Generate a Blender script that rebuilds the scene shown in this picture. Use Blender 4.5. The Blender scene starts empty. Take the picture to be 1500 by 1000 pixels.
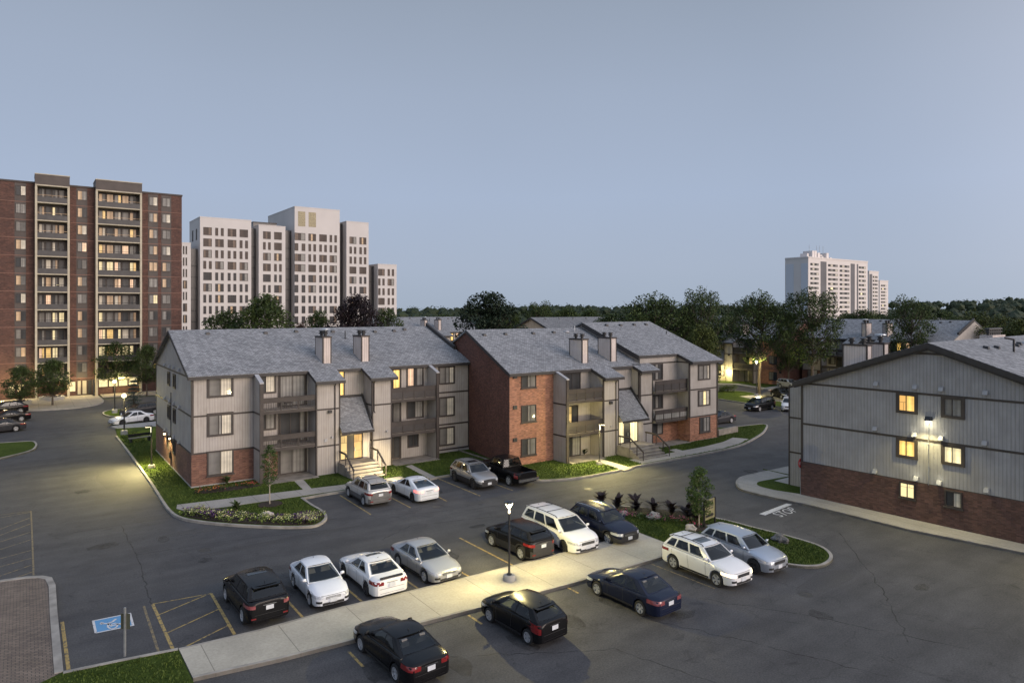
import bpy, bmesh, math, random
from math import radians as R, sin, cos, pi, sqrt, atan2, hypot
from mathutils import Vector, Matrix
C = bpy.context.scene.collection
SC = bpy.context.scene
# ------------------------------------------------------------ camera
TH = R(35.6); CS, SN = cos(TH), sin(TH); HOR = 453.; CH = 13.4      # the buildings' grid is the world grid, the camera is turned off it
cam = bpy.data.objects.new('camera', bpy.data.cameras.new('camera')); C.objects.link(cam)
cam.location = (0, 0, CH); cam.rotation_euler = (pi/2, 0, -TH)
cam.data.lens = 24; cam.data.sensor_width = 36; cam.data.shift_y = -0.0313; cam.data.clip_end = 9000; cam.data.clip_start = .5
SC.camera = cam
# ------------------------------------------------------------ sky and dusk light
W = bpy.data.worlds.new('World'); SC.world = W; W.use_nodes = True
nt = W.node_tree; bg = nt.nodes['Background']
# an even blue-hour haze sky, brighter and warmer towards the set sun behind the camera
def wn(t): return nt.nodes.new('ShaderNode'+t)
SUN_EL, SUN_AZ = R(13), R(158)                                         # azimuth clockwise from +Y
tc = wn('TexCoord'); sp = wn('SeparateXYZ'); nt.links.new(tc.outputs['Generated'], sp.inputs[0])
rp = wn('ValToRGB'); e = rp.color_ramp.elements
SKY = [(0., (.325,.385,.475)), (.06, (.345,.405,.51)), (.16, (.34,.41,.54)), (.30, (.305,.365,.475)), (.42, (.26,.31,.395)), (.62, (.30,.40,.56)), (1., (.36,.47,.66))]
while len(e) < len(SKY): e.new(.5)
for el, (p, c) in zip(e, SKY): el.position = p; el.color = (*c, 1)
nt.links.new(sp.outputs[2], rp.inputs[0])
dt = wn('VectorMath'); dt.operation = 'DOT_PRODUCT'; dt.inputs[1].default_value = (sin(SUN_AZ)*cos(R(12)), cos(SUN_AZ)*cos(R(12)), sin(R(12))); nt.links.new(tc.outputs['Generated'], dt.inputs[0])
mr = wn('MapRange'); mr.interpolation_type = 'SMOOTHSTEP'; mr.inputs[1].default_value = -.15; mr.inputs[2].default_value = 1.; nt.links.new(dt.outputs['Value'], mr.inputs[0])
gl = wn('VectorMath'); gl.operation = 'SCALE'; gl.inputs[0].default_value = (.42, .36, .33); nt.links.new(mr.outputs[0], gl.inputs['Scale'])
# soft uneven haze
nz = wn('TexNoise'); nz.inputs['Scale'].default_value = 1.6; nz.inputs['Detail'].default_value = 3; nt.links.new(tc.outputs['Generated'], nz.inputs['Vector'])
mz = wn('MapRange'); mz.inputs[3].default_value = .93; mz.inputs[4].default_value = 1.07; nt.links.new(nz.outputs['Fac'], mz.inputs[0])
sc_ = wn('VectorMath'); sc_.operation = 'SCALE'; nt.links.new(rp.outputs[0], sc_.inputs[0]); nt.links.new(mz.outputs[0], sc_.inputs['Scale'])
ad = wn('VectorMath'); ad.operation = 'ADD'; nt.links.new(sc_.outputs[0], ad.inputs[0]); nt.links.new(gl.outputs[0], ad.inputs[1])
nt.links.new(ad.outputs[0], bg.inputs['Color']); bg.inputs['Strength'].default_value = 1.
sun = bpy.data.objects.new('sun', bpy.data.lights.new('sun', 'SUN')); C.objects.link(sun)
sun.data.energy = 2.75; sun.data.angle = R(45); sun.data.color = (1, .82, .70); sun.data.specular_factor = .15
_d = Vector((sin(SUN_AZ)*cos(SUN_EL), cos(SUN_AZ)*cos(SUN_EL), sin(SUN_EL)))
sun.rotation_euler = (-_d).to_track_quat('-Z', 'Y').to_euler(); sun.location = (0, 0, 60)
SC.view_settings.view_transform = 'Standard'; SC.view_settings.look = 'None'; SC.view_settings.gamma = 1
SC.view_settings.exposure = 0.2
SC.render.engine = 'CYCLES'
SC.cycles.use_denoising = True; SC.cycles.max_bounces = 4; SC.cycles.diffuse_bounces = 2; SC.cycles.glossy_bounces = 2
SC.cycles.sample_clamp_indirect = 3; SC.cycles.use_light_tree = True
rnd = random.Random(7)
# ------------------------------------------------------------ geometry helpers
def G(px, py, z=0.):                      # a point of the photograph that lies on the ground -> its place on the ground
    d = (CH-z)*1000/(py-HOR); x = (px-750)*d/1000
    return (x*CS+d*SN, -x*SN+d*CS)
def GP(pts, z=0.): return [G(a, b, z) for a, b in pts]
def FAR(px, d):                           # ground point in the direction of an image column at distance d
    x = (px-750)*d/1000
    return (x*CS+d*SN, -x*SN+d*CS)
class MB:
    def __init__(s): s.v = []; s.f = []; s.m = []
    def add(s, vs, fs, m=0):
        o = len(s.v); s.v += [tuple(v) for v in vs]; s.f += [tuple(i+o for i in f) for f in fs]; s.m += [m]*len(fs); return s
    def box(s, x0, y0, z0, x1, y1, z1, m=0):
        return s.add([(x0,y0,z0),(x1,y0,z0),(x1,y1,z0),(x0,y1,z0),(x0,y0,z1),(x1,y0,z1),(x1,y1,z1),(x0,y1,z1)],
                     [(0,3,2,1),(4,5,6,7),(0,1,5,4),(1,2,6,5),(2,3,7,6),(3,0,4,7)], m)
    def cbox(s, x, y, z, w, d, h, m=0): return s.box(x-w/2, y-d/2, z, x+w/2, y+d/2, z+h, m)
    def hexa(s, b, t, m=0):               # bottom ring, top ring
        n = len(b)
        return s.add(list(b)+list(t), [tuple(range(n-1,-1,-1)), tuple(range(n,2*n))]+[(i,(i+1)%n,n+(i+1)%n,n+i) for i in range(n)], m)
    def prism(s, pts, z0, z1, m=0): return s.hexa([(x,y,z0) for x,y in pts], [(x,y,z1) for x,y in pts], m)
    def prismx(s, pts, x0, x1, m=0): return s.hexa([(x0,y,z) for y,z in pts], [(x1,y,z) for y,z in pts], m)
    def prismy(s, pts, y0, y1, m=0): return s.hexa([(x,y0,z) for x,z in pts], [(x,y1,z) for x,z in pts], m)
    def quad(s, a, b, c, d, m=0): return s.add([a,b,c,d], [(0,1,2,3)], m)
    def tube(s, p0, p1, r0, r1=None, n=8, m=0, caps=True):
        r1 = r0 if r1 is None else r1; p0 = Vector(p0); p1 = Vector(p1); a = (p1-p0)
        if a.length < 1e-6: return s
        a.normalize(); u = a.orthogonal().normalized(); w = a.cross(u)
        b = [p0+(u*cos(2*pi*i/n)+w*sin(2*pi*i/n))*r0 for i in range(n)]; t = [p1+(u*cos(2*pi*i/n)+w*sin(2*pi*i/n))*r1 for i in range(n)]
        s.add(b+t, [(i,(i+1)%n,n+(i+1)%n,n+i) for i in range(n)]+([tuple(range(n-1,-1,-1)), tuple(range(n,2*n))] if caps else []), m); return s
    def lathe(s, prof, cx=0, cy=0, n=14, m=0, axis='z', caps=True):
        vs = []
        for r, z in prof:
            for i in range(n):
                a = 2*pi*i/n; p = (r*cos(a), r*sin(a), z)
                if axis == 'y': p = (r*cos(a), z, r*sin(a))
                vs.append((p[0]+cx, p[1]+cy, p[2]))
        k = len(prof)
        fs = [(j*n+i, j*n+(i+1)%n, (j+1)*n+(i+1)%n, (j+1)*n+i) for j in range(k-1) for i in range(n)]
        if caps: fs += [tuple(range(n-1,-1,-1)), tuple((k-1)*n+i for i in range(n))]
        return s.add(vs, fs, m)
    def grid(s, f, nu, nv, m=0, flip=False):
        vs = [f(i/nu, j/nv) for i in range(nu+1) for j in range(nv+1)]
        fs = [(i*(nv+1)+j, (i+1)*(nv+1)+j, (i+1)*(nv+1)+j+1, i*(nv+1)+j+1) for i in range(nu) for j in range(nv)]
        if flip: fs = [q[::-1] for q in fs]
        return s.add(vs, fs, m)
    def mesh(s, name, mats, smooth=False, fix=True):
        me = bpy.data.meshes.new(name); me.from_pydata(s.v, [], s.f)
        for m in (mats if isinstance(mats, (list, tuple)) else [mats]): me.materials.append(m)
        if any(s.m): me.polygons.foreach_set('material_index', s.m)
        if fix:
            bm = bmesh.new(); bm.from_mesh(me); bmesh.ops.recalc_face_normals(bm, faces=bm.faces); bm.to_mesh(me); bm.free()
        if smooth:
            me.polygons.foreach_set('use_smooth', [True]*len(me.polygons))
            if smooth is not True: me.set_sharp_from_angle(angle=R(smooth))
        me.update(); return me
    def build(s, name, mats, parent=None, loc=None, rz=0, smooth=False, fix=True):
        return link(name, s.mesh(name, mats, smooth, fix), parent, loc, rz)
def build_each(mb, name, mats, par):       # every box of a set of boards as a part of its own
    for i in range(0, len(mb.v), 8):
        q = MB(); q.v = mb.v[i:i+8]; k = [j for j, f in enumerate(mb.f) if i <= f[0] < i+8]; q.f = [tuple(a-i for a in mb.f[j]) for j in k]; q.m = [0]*len(k); q.build(name, mats, par)
def link(name, me, parent=None, loc=None, rz=0):
    o = bpy.data.objects.new(name, me); C.objects.link(o)
    if parent is not None: o.parent = parent
    if loc: o.location = loc
    if rz: o.rotation_euler = (0, 0, rz)
    return o
def tag(o, label, cat, group=None, kind=None):
    if label: o['label'] = label
    if cat: o['category'] = cat
    if group: o['group'] = group
    if kind: o['kind'] = kind
    return o
def struct(o): o['kind'] = 'structure'; return o
def thing(name, label, cat, loc=(0,0,0), rz=0, group=None):
    o = bpy.data.objects.new(name, None); o.empty_display_size = .3; C.objects.link(o); o.location = loc; o.rotation_euler = (0,0,rz)
    return tag(o, label, cat, group)
def copy_tree(o, parent=None):
    c = o.copy(); C.objects.link(c)
    if parent is not None: c.parent = parent
    for ch in [x for x in bpy.data.objects if x.parent == o]: copy_tree(ch, c)
    return c
def clone(o, loc, rz, label, group=None, scale=None):
    c = copy_tree(o); c.location = loc; c.rotation_euler = (0,0,rz); c['label'] = label
    if group: c['group'] = group
    if scale: c.scale = scale
    return c
def smoothpath(pts, closed=False, n=6):
    out = []; k = len(pts)
    for i in range(k if closed else k-1):
        p = [Vector(pts[(i+j) % k]) if closed else Vector(pts[min(max(i+j,0),k-1)]) for j in (-1,0,1,2)]
        for t in range(n):
            t /= n
            q = .5*((2*p[1])+(-p[0]+p[2])*t+(2*p[0]-5*p[1]+4*p[2]-p[3])*t*t+(-p[0]+3*p[1]-3*p[2]+p[3])*t**3)
            out.append((q.x, q.y))
    if not closed: out.append(tuple(pts[-1]))
    return out
def strip(mb, path, o0, o1, z0, z1, closed=False, m=0):      # a ribbon between two offsets along a path, with thickness
    k = len(path); L = []; Rr = []
    for i in range(k):
        a = Vector(path[(i-1) % k] if closed or i > 0 else path[i]); b = Vector(path[(i+1) % k] if closed or i < k-1 else path[i]); p = Vector(path[i])
        d1 = (p-a); d2 = (b-p)
        if d1.length < 1e-6: d1 = d2
        if d2.length < 1e-6: d2 = d1
        d1.normalize(); d2.normalize(); n = Vector((-(d1+d2).y, (d1+d2).x))
        if n.length < 1e-6: n = Vector((-d1.y, d1.x))
        n.normalize(); c = max(.5, n.dot(Vector((-d1.y, d1.x)))); L.append(p+n*o0/c); Rr.append(p+n*o1/c)
    n = k if closed else k-1
    for i in range(n):
        j = (i+1) % k
        if z1-z0 < 1e-5: mb.quad((L[i].x,L[i].y,z1),(L[j].x,L[j].y,z1),(Rr[j].x,Rr[j].y,z1),(Rr[i].x,Rr[i].y,z1), m)
    if z1-z0 >= 1e-5:
        vs = []
        for i in range(k): vs += [(L[i].x,L[i].y,z0),(Rr[i].x,Rr[i].y,z0),(Rr[i].x,Rr[i].y,z1),(L[i].x,L[i].y,z1)]
        fs = []
        for i in range(n):
            a = 4*i; b = 4*((i+1) % k)
            fs += [(a+1,b+1,b+2,a+2),(a+2,b+2,b+3,a+3),(a+3,b+3,b,a)]
        if not closed: fs += [(0,1,2,3),(4*k-1,4*k-2,4*k-3,4*k-4)]
        mb.add(vs, fs, m)
    return mb
# ------------------------------------------------------------ materials
def NM(name):
    m = bpy.data.materials.new(name); m.use_nodes = True; n = m.node_tree; return m, n, n.nodes['Principled BSDF'], n.links.new
def nd(n, t, **k):
    x = n.nodes.new('ShaderNode'+t)
    for a, b in k.items():
        if a.startswith('i_'): x.inputs[a[2:].replace('_', ' ')].default_value = b
        else: setattr(x, a, b)
    return x
def ramp(n, fac, stops):
    r = n.nodes.new('ShaderNodeValToRGB'); e = r.color_ramp.elements
    while len(e) < len(stops): e.new(.5)
    for el, (p, c) in zip(e, stops): el.position = p; el.color = (*c, 1) if len(c) == 3 else c
    n.links.new(fac, r.inputs[0]); return r.outputs[0]
def mul(n, a, b, fac=1.):
    x = n.nodes.new('ShaderNodeMix'); x.data_type = 'RGBA'; x.blend_type = 'MULTIPLY'; x.inputs[0].default_value = fac
    n.links.new(a, x.inputs[6]); n.links.new(b, x.inputs[7]); return x.outputs[2]
def mixc(n, f, a, b):
    x = n.nodes.new('ShaderNodeMix'); x.data_type = 'RGBA'
    for s, k in ((f, 0), (a, 6), (b, 7)):
        if isinstance(s, (tuple, list)): x.inputs[k].default_value = (*s, 1)
        elif isinstance(s, float): x.inputs[k].default_value = s
        else: n.links.new(s, x.inputs[k])
    return x.outputs[2]
def mth(n, op, a, b=None, c=None):
    x = n.nodes.new('ShaderNodeMath'); x.operation = op
    for i, s in enumerate((a, b, c)):
        if s is None: continue
        if isinstance(s, (int, float)): x.inputs[i].default_value = s
        else: n.links.new(s, x.inputs[i])
    return x.outputs[0]
def noise(n, sc, det=4., vec=None, rough=.55, dist=0.):
    x = n.nodes.new('ShaderNodeTexNoise'); x.inputs['Scale'].default_value = sc; x.inputs['Detail'].default_value = det; x.inputs['Roughness'].default_value = rough
    x.inputs['Distortion'].default_value = dist
    if vec is None: vec = nd(n, 'TexCoord').outputs['Object']
    n.links.new(vec, x.inputs['Vector']); return x.outputs['Fac']
def bump(n, bs, h, st=.3, dist=.02):
    b = n.nodes.new('ShaderNodeBump'); b.inputs['Strength'].default_value = st; b.inputs['Distance'].default_value = dist
    n.links.new(h, b.inputs['Height']); n.links.new(b.outputs[0], bs.inputs['Normal'])
def M(name, col, rough=.7, var=.12, sc=2.5, metal=0, spec=.5, coat=0, bmp=0, bsc=30, es=0, ecol=None):
    m, n, b, l = NM(name)
    b.inputs['Roughness'].default_value = rough; b.inputs['Metallic'].default_value = metal; b.inputs['Specular IOR Level'].default_value = spec
    b.inputs['Coat Weight'].default_value = coat; b.inputs['Coat Roughness'].default_value = .05
    f = noise(n, sc); lo = tuple(c*(1-var) for c in col); hi = tuple(min(1, c*(1+var)) for c in col)
    l(ramp(n, f, [(.3, lo), (.7, hi)]), b.inputs['Base Color'])
    if bmp: bump(n, b, noise(n, bsc), bmp)
    if es: b.inputs['Emission Color'].default_value = (*(ecol or col), 1); b.inputs['Emission Strength'].default_value = es
    return m
def wallvec(n):                           # (along the wall, height) for axis-aligned walls in the building's own frame
    tc = nd(n, 'TexCoord'); s = nd(n, 'SeparateXYZ'); n.links.new(tc.outputs['Object'], s.inputs[0])
    u = mth(n, 'ADD', s.outputs[0], s.outputs[1]); c = nd(n, 'CombineXYZ'); n.links.new(u, c.inputs[0]); n.links.new(s.outputs[2], c.inputs[1])
    return c.outputs[0], u, s.outputs[2]
def siding(name, col, pitch=.2, k=.82):
    m, n, b, l = NM(name); v, u, z = wallvec(n)
    fr = mth(n, 'FRACT', mth(n, 'DIVIDE', u, pitch)); g = mth(n, 'LESS_THAN', fr, .2)
    c = mixc(n, g, col, tuple(x*k for x in col))
    w = noise(n, .8, 5.); c = mul(n, c, ramp(n, w, [(.25, (.84,.83,.82)), (.7, (1.06,1.06,1.07))]))
    st = nd(n, 'Mapping'); st.inputs['Scale'].default_value = (3., .25, 1); l(v, st.inputs[0]); w2 = noise(n, 2., 3., st.outputs[0])
    c = mul(n, c, ramp(n, w2, [(.3, (.88,.87,.86)), (.6, (1,1,1))]))
    l(c, b.inputs['Base Color']); b.inputs['Roughness'].default_value = .75; b.inputs['Specular IOR Level'].default_value = .3
    h = mth(n, 'SUBTRACT', 1., g); bump(n, b, h, .6, .03); return m
def brick(name, c1, c2, mortar, sx=.235, sz=.08, var=.2):
    m, n, b, l = NM(name); v, u, z = wallvec(n)
    t = nd(n, 'TexBrick'); t.inputs['Scale'].default_value = 1; t.inputs['Brick Width'].default_value = sx; t.inputs['Row Height'].default_value = sz
    t.inputs['Mortar Size'].default_value = .007; t.inputs['Color1'].default_value = (*c1, 1); t.inputs['Color2'].default_value = (*c2, 1); t.inputs['Mortar'].default_value = (*mortar, 1)
    l(v, t.inputs['Vector']); w = noise(n, .6, 5.)
    mp = nd(n, 'Mapping'); mp.inputs['Scale'].default_value = (4.2, 12.5, 1); l(v, mp.inputs[0])
    wn = nd(n, 'TexWhiteNoise', noise_dimensions='2D'); sn = nd(n, 'VectorMath', operation='FLOOR'); l(mp.outputs[0], sn.inputs[0]); l(sn.outputs[0], wn.inputs[0])
    c = mul(n, t.outputs['Color'], ramp(n, w, [(.3, (1-var,)*3), (.7, (1+var*.6,)*3)])); c = mul(n, c, ramp(n, wn.outputs['Value'], [(0, (.72,.7,.7)), (1, (1.25,1.22,1.2))]))
    l(c, b.inputs['Base Color']); b.inputs['Roughness'].default_value = .85; bump(n, b, t.outputs['Fac'], -.4, .01); return m
def shingle(name, a=1.0):
    m, n, b, l = NM(name); tc = nd(n, 'TexCoord'); s = nd(n, 'SeparateXYZ'); l(tc.outputs['Object'], s.inputs[0])
    cv = nd(n, 'CombineXYZ'); l(s.outputs[0], cv.inputs[0]); l(mth(n, 'MULTIPLY', s.outputs[2], 2.7), cv.inputs[1])
    t = nd(n, 'TexBrick', offset=.37, squash=1.); t.inputs['Scale'].default_value = 1; t.inputs['Brick Width'].default_value = .26; t.inputs['Row Height'].default_value = .17
    t.inputs['Mortar Size'].default_value = .012; t.inputs['Bias'].default_value = -.1
    t.inputs['Color1'].default_value = (.29*a,.296*a,.306*a,1); t.inputs['Color2'].default_value = (.16*a,.165*a,.172*a,1); t.inputs['Mortar'].default_value = (.08*a,.085*a,.095*a,1)
    l(cv.outputs[0], t.inputs['Vector'])
    c = mul(n, t.outputs['Color'], ramp(n, noise(n, .35, 4.), [(.3, (.86,.87,.88)), (.7, (1.1,1.1,1.1))]))
    # the saw-tooth drift of laminated shingle courses
    wv = nd(n, 'TexWave', wave_type='BANDS', bands_direction='DIAGONAL'); wv.inputs['Scale'].default_value = .55; wv.inputs['Distortion'].default_value = 6; wv.inputs['Detail'].default_value = 3; wv.inputs['Detail Scale'].default_value = 2.2
    l(cv.outputs[0], wv.inputs['Vector']); c = mul(n, c, ramp(n, wv.outputs['Fac'], [(.2, (.93,.93,.93)), (.8, (1.06,1.06,1.06))]))
    l(c, b.inputs['Base Color']); b.inputs['Roughness'].default_value = .9; b.inputs['Specular IOR Level'].default_value = .25; bump(n, b, t.outputs['Fac'], -.5, .015); return m
def curtain(name, col, es=0, ecol=None, pl=26., coat=.15):
    m, n, b, l = NM(name); tc = nd(n, 'TexCoord'); s = nd(n, 'SeparateXYZ'); l(tc.outputs['Object'], s.inputs[0])
    u = mth(n, 'ADD', s.outputs[0], s.outputs[1]); w = mth(n, 'SINE', mth(n, 'MULTIPLY', u, pl)); r = nd(n, 'MapRange'); r.inputs[1].default_value = -1; r.inputs[3].default_value = .72; r.inputs[4].default_value = 1.08
    l(w, r.inputs[0]); nz = noise(n, 1.7, 2.); k = mth(n, 'MULTIPLY', r.outputs[0], mth(n, 'ADD', .6, mth(n, 'MULTIPLY', nz, .8)))
    x = nd(n, 'VectorMath', operation='SCALE'); x.inputs[0].default_value = col; l(k, x.inputs['Scale']); l(x.outputs[0], b.inputs['Base Color'])
    b.inputs['Roughness'].default_value = .6; b.inputs['Coat Weight'].default_value = coat; b.inputs['Specular IOR Level'].default_value = .3 if coat < .2 else .5; b.inputs['Coat Roughness'].default_value = .05
    if es:
        b.inputs['Emission Color'].default_value = (*ecol, 1); l(mth(n, 'MULTIPLY', k, es), b.inputs['Emission Strength'])
    return m
def room(name, ecol, es, dark=.25):       # a lit room seen through glass: uneven warm patches
    m, n, b, l = NM(name); tc = nd(n, 'TexCoord').outputs['Object']; f = noise(n, 1.1, 3., tc); v = nd(n, 'TexBrick', offset=.3); v.inputs['Scale'].default_value = 1; v.inputs['Brick Width'].default_value = .62; v.inputs['Row Height'].default_value = .7; v.inputs['Mortar Size'].default_value = .02
    v.inputs['Color1'].default_value = (1,1,1,1); v.inputs['Color2'].default_value = (.45,.45,.45,1); v.inputs['Mortar'].default_value = (.2,.2,.2,1); s = nd(n, 'SeparateXYZ'); l(tc, s.inputs[0]); cv = nd(n, 'CombineXYZ'); l(s.outputs[0], cv.inputs[0]); l(s.outputs[2], cv.inputs[1]); l(cv.outputs[0], v.inputs['Vector'])
    k = mth(n, 'MULTIPLY', mth(n, 'ADD', f, .15), v.outputs['Color']); c = ramp(n, k, [(.12, tuple(x*dark for x in ecol)), (.5, ecol)])
    b.inputs['Base Color'].default_value = (.05,.04,.03,1); b.inputs['Coat Weight'].default_value = .3; l(c, b.inputs['Emission Color']); b.inputs['Emission Strength'].default_value = es
    return m
def glow(name, col, es):
    m, n, b, l = NM(name); b.inputs['Base Color'].default_value = (.8,.8,.75,1); f = noise(n, 6.)
    l(ramp(n, f, [(.2, tuple(c*.85 for c in col)), (.8, col)]), b.inputs['Emission Color']); b.inputs['Emission Strength'].default_value = es; return m

sid = siding('board_siding', (.42,.392,.362)); sid_g = siding('shaded_gable_siding', (.335,.335,.34)); sid_far = siding('board_siding_far', (.20,.19,.185)); sid_tan = siding('tan_siding', (.74,.55,.38))  # right building's siding carries painted shade; tan siding is brightened as if lit
trim = M('brown_trim', (.042,.034,.031), .6, .25, 1.5); trim_w = M('grey_cap_metal', (.33,.33,.34), .5, .1)
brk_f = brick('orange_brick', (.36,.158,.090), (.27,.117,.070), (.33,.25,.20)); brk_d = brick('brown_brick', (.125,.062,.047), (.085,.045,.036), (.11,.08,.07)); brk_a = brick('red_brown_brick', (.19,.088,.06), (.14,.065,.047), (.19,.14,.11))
brk_s = brick('shaded_brick', (.155,.062,.043), (.11,.046,.035), (.11,.07,.055))  # shaded copy of the orange brick for the side wall, shade in its colour
brk_t = brick('tower_brick', (.105,.052,.040), (.075,.040,.033), (.11,.075,.06), .6, .2, .25)
shg = shingle('roof_shingle'); shg_far = shingle('roof_shingle_far', .75)
soff = M('roof_edge', (.034,.031,.031), .6, .2); vent_m = M('vent_plastic', (.025,.025,.027), .5); galv = M('galvanised', (.5,.52,.54), .35, .2, 5, metal=.7)
chim_s = siding('chimney_siding', (.62,.55,.51), .19, .75)
conc = M('concrete', (.34,.33,.31), .9, .12, .6, bmp=.15, bsc=20); conc_d = M('old_concrete', (.22,.20,.175), .9, .3, 1.6, bmp=.2, bsc=15)
p_screen = curtain('insect_screen', (.17,.165,.155), pl=5.); p_blind = curtain('pale_blind', (.62,.58,.48), pl=30.); p_dark = curtain('dark_glass', (.035,.037,.04), pl=7.); p_mid = curtain('grey_curtain', (.24,.235,.22), pl=22.)
YEL = (1., .72, .22); CRM = (1., .86, .48)
p_y = curtain('lit_yellow_curtain', (.5,.4,.2), 1.05, (1., .60, .14), 18.); p_c = curtain('lit_cream_blind', (.5,.45,.3), .8, CRM, 16.); p_r = room('lit_room', (1., .68, .24), .8); p_rc = room('lit_lobby', (1., .80, .40), 1.1, .5)
p_pk = curtain('lit_peach_curtain', (.5,.38,.28), .55, (1., .62, .38), 20.); p_or = room('lit_orange_room', (1., .55, .15), .85, .4)
steel_blk = M('black_paint', (.018,.018,.02), .4, .2, coat=.2); mesh_g = M('smoked_panel', (.05,.046,.046), .3, .15)
lawn_c = [(.038,.062,.013), (.074,.108,.024)]
def grass():
    m, n, b, l = NM('lawn_grass'); f = noise(n, .35, 5.); g = noise(n, 7., 6., rough=.7); h = noise(n, 40., 3.)
    c = ramp(n, f, [(.3, lawn_c[0]), (.7, lawn_c[1])]); c = mul(n, c, ramp(n, g, [(.3, (.55,.62,.5)), (.7, (1.35,1.3,1.2))])); c = mul(n, c, ramp(n, h, [(.3, (.6,.65,.6)), (.7, (1.4,1.35,1.3))]))
    l(c, b.inputs['Base Color']); b.inputs['Roughness'].default_value = .95; b.inputs['Specular IOR Level'].default_value = .1; bump(n, b, mth(n, 'ADD', g, h), .9, .08); return m
lawn_m = grass()
def asphalt():
    m, n, b, l = NM('asphalt'); tc = nd(n, 'TexCoord').outputs['Object']
    big = noise(n, .06, 5.); mid = noise(n, .5, 6., rough=.65); fine = noise(n, 14., 4., rough=.8)
    c = ramp(n, big, [(.3, (.054,.055,.060)), (.7, (.074,.075,.079))]); c = mul(n, c, ramp(n, mid, [(.25, (.72,.72,.73)), (.75, (1.25,1.24,1.21))])); c = mul(n, c, ramp(n, fine, [(.3, (.55,.55,.55)), (.72, (1.6,1.58,1.55))]))
    # sealed cracks: thin edges of large distorted cells
    wp = nd(n, 'VectorMath', operation='ADD'); nz = n.nodes.new('ShaderNodeTexNoise'); nz.inputs['Scale'].default_value = .5; nz.inputs['Detail'].default_value = 3; l(tc, nz.inputs['Vector'])
    sc = nd(n, 'VectorMath', operation='SCALE'); l(nz.outputs['Color'], sc.inputs[0]); sc.inputs['Scale'].default_value = 2.6; l(tc, wp.inputs[0]); l(sc.outputs[0], wp.inputs[1])
    v = nd(n, 'TexVoronoi', feature='DISTANCE_TO_EDGE'); v.inputs['Scale'].default_value = .13; l(wp.outputs[0], v.inputs['Vector'])
    ck = mth(n, 'LESS_THAN', v.outputs['Distance'], .005); ck = mth(n, 'MULTIPLY', ck, mth(n, 'GREATER_THAN', noise(n, .3, 2.), .47))
    c = mixc(n, mth(n, 'MULTIPLY', ck, .3), c, (.028,.028,.03))
    c = mul(n, c, ramp(n, noise(n, .9, 3., rough=.8, dist=.6), [(.30, (.70,.70,.71)), (.40, (1,1,1))]))
    st = nd(n, 'Mapping'); st.inputs['Scale'].default_value = (.12, 1.1, 1); st.inputs['Rotation'].default_value = (0,0,.5); l(tc, st.inputs[0])
    c = mul(n, c, ramp(n, noise(n, .9, 4., st.outputs[0]), [(.35, (.86,.86,.87)), (.62, (1.07,1.07,1.06))]))
    l(c, b.inputs['Base Color']); b.inputs['Roughness'].default_value = .82; b.inputs['Specular IOR Level'].default_value = .3; bump(n, b, fine, .35, .01); return m
asph = asphalt()
def walk(name, col, joint=1.5, along=0, var=.14):
    m, n, b, l = NM(name); tc = nd(n, 'TexCoord').outputs['Object']; s = nd(n, 'SeparateXYZ'); l(tc, s.inputs[0])
    c = ramp(n, noise(n, .5, 6.), [(.3, tuple(x*(1-var) for x in col)), (.7, tuple(x*(1+var) for x in col))]); c = mul(n, c, ramp(n, noise(n, 9., 5., rough=.7), [(.3, (.84,.84,.83)), (.7, (1.1,1.1,1.1))]))
    if joint:
        fr = mth(n, 'FRACT', mth(n, 'DIVIDE', mth(n, 'ADD', s.outputs[along], .3), joint)); g = mth(n, 'LESS_THAN', fr, .035/joint); c = mixc(n, mth(n, 'MULTIPLY', g, .7), c, tuple(x*.35 for x in col))
    l(c, b.inputs['Base Color']); b.inputs['Roughness'].default_value = .9; bump(n, b, noise(n, 30., 3.), .2, .01); return m
side_m = walk('sidewalk_concrete', (.31,.295,.27)); main_m = walk('walkway_concrete', (.36,.34,.29), 3.0); apron_m = walk('apron_concrete', (.30,.27,.22), 2.); kerb_m = M('kerb_concrete', (.27,.255,.23), .9, .3, 1.2, bmp=.3, bsc=12)
def paver():
    m, n, b, l = NM('brick_paver'); tc = nd(n, 'TexCoord').outputs['Object']; t = nd(n, 'TexBrick'); t.inputs['Scale'].default_value = 1; t.inputs['Brick Width'].default_value = .24; t.inputs['Row Height'].default_value = .13
    t.inputs['Mortar Size'].default_value = .012; t.inputs['Color1'].default_value = (.20,.155,.12,1); t.inputs['Color2'].default_value = (.13,.10,.08,1); t.inputs['Mortar'].default_value = (.045,.04,.035,1)
    l(tc, t.inputs['Vector']); c = mul(n, t.outputs['Color'], ramp(n, noise(n, .8, 5.), [(.3, (.8,.8,.8)), (.7, (1.15,1.15,1.15))])); l(c, b.inputs['Base Color']); b.inputs['Roughness'].default_value = .85; bump(n, b, t.outputs['Fac'], -.5, .01); return m
paver_m = paver()
def worn(name, col, cov=.42):             # road paint worn through to asphalt
    m, n, b, l = NM(name); w = noise(n, 5., 6., rough=.75); k = ramp(n, w, [(cov-.06, (0,0,0)), (cov+.06, (1,1,1))]); c = mixc(n, k, (.075,.07,.065), col); l(c, b.inputs['Base Color']); b.inputs['Roughness'].default_value = .8; return m
yel_m = worn('yellow_paint', (.36,.26,.09), .46); yel_f = worn('faded_yellow_paint', (.22,.17,.09), .48); wht_m = worn('white_paint', (.55,.55,.55), .40); blu_m = worn('blue_paint', (.10,.27,.48), .36)
soil = M('bark_mulch', (.025,.017,.012), .95, .4, 9, bmp=.8, bsc=25)
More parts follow.
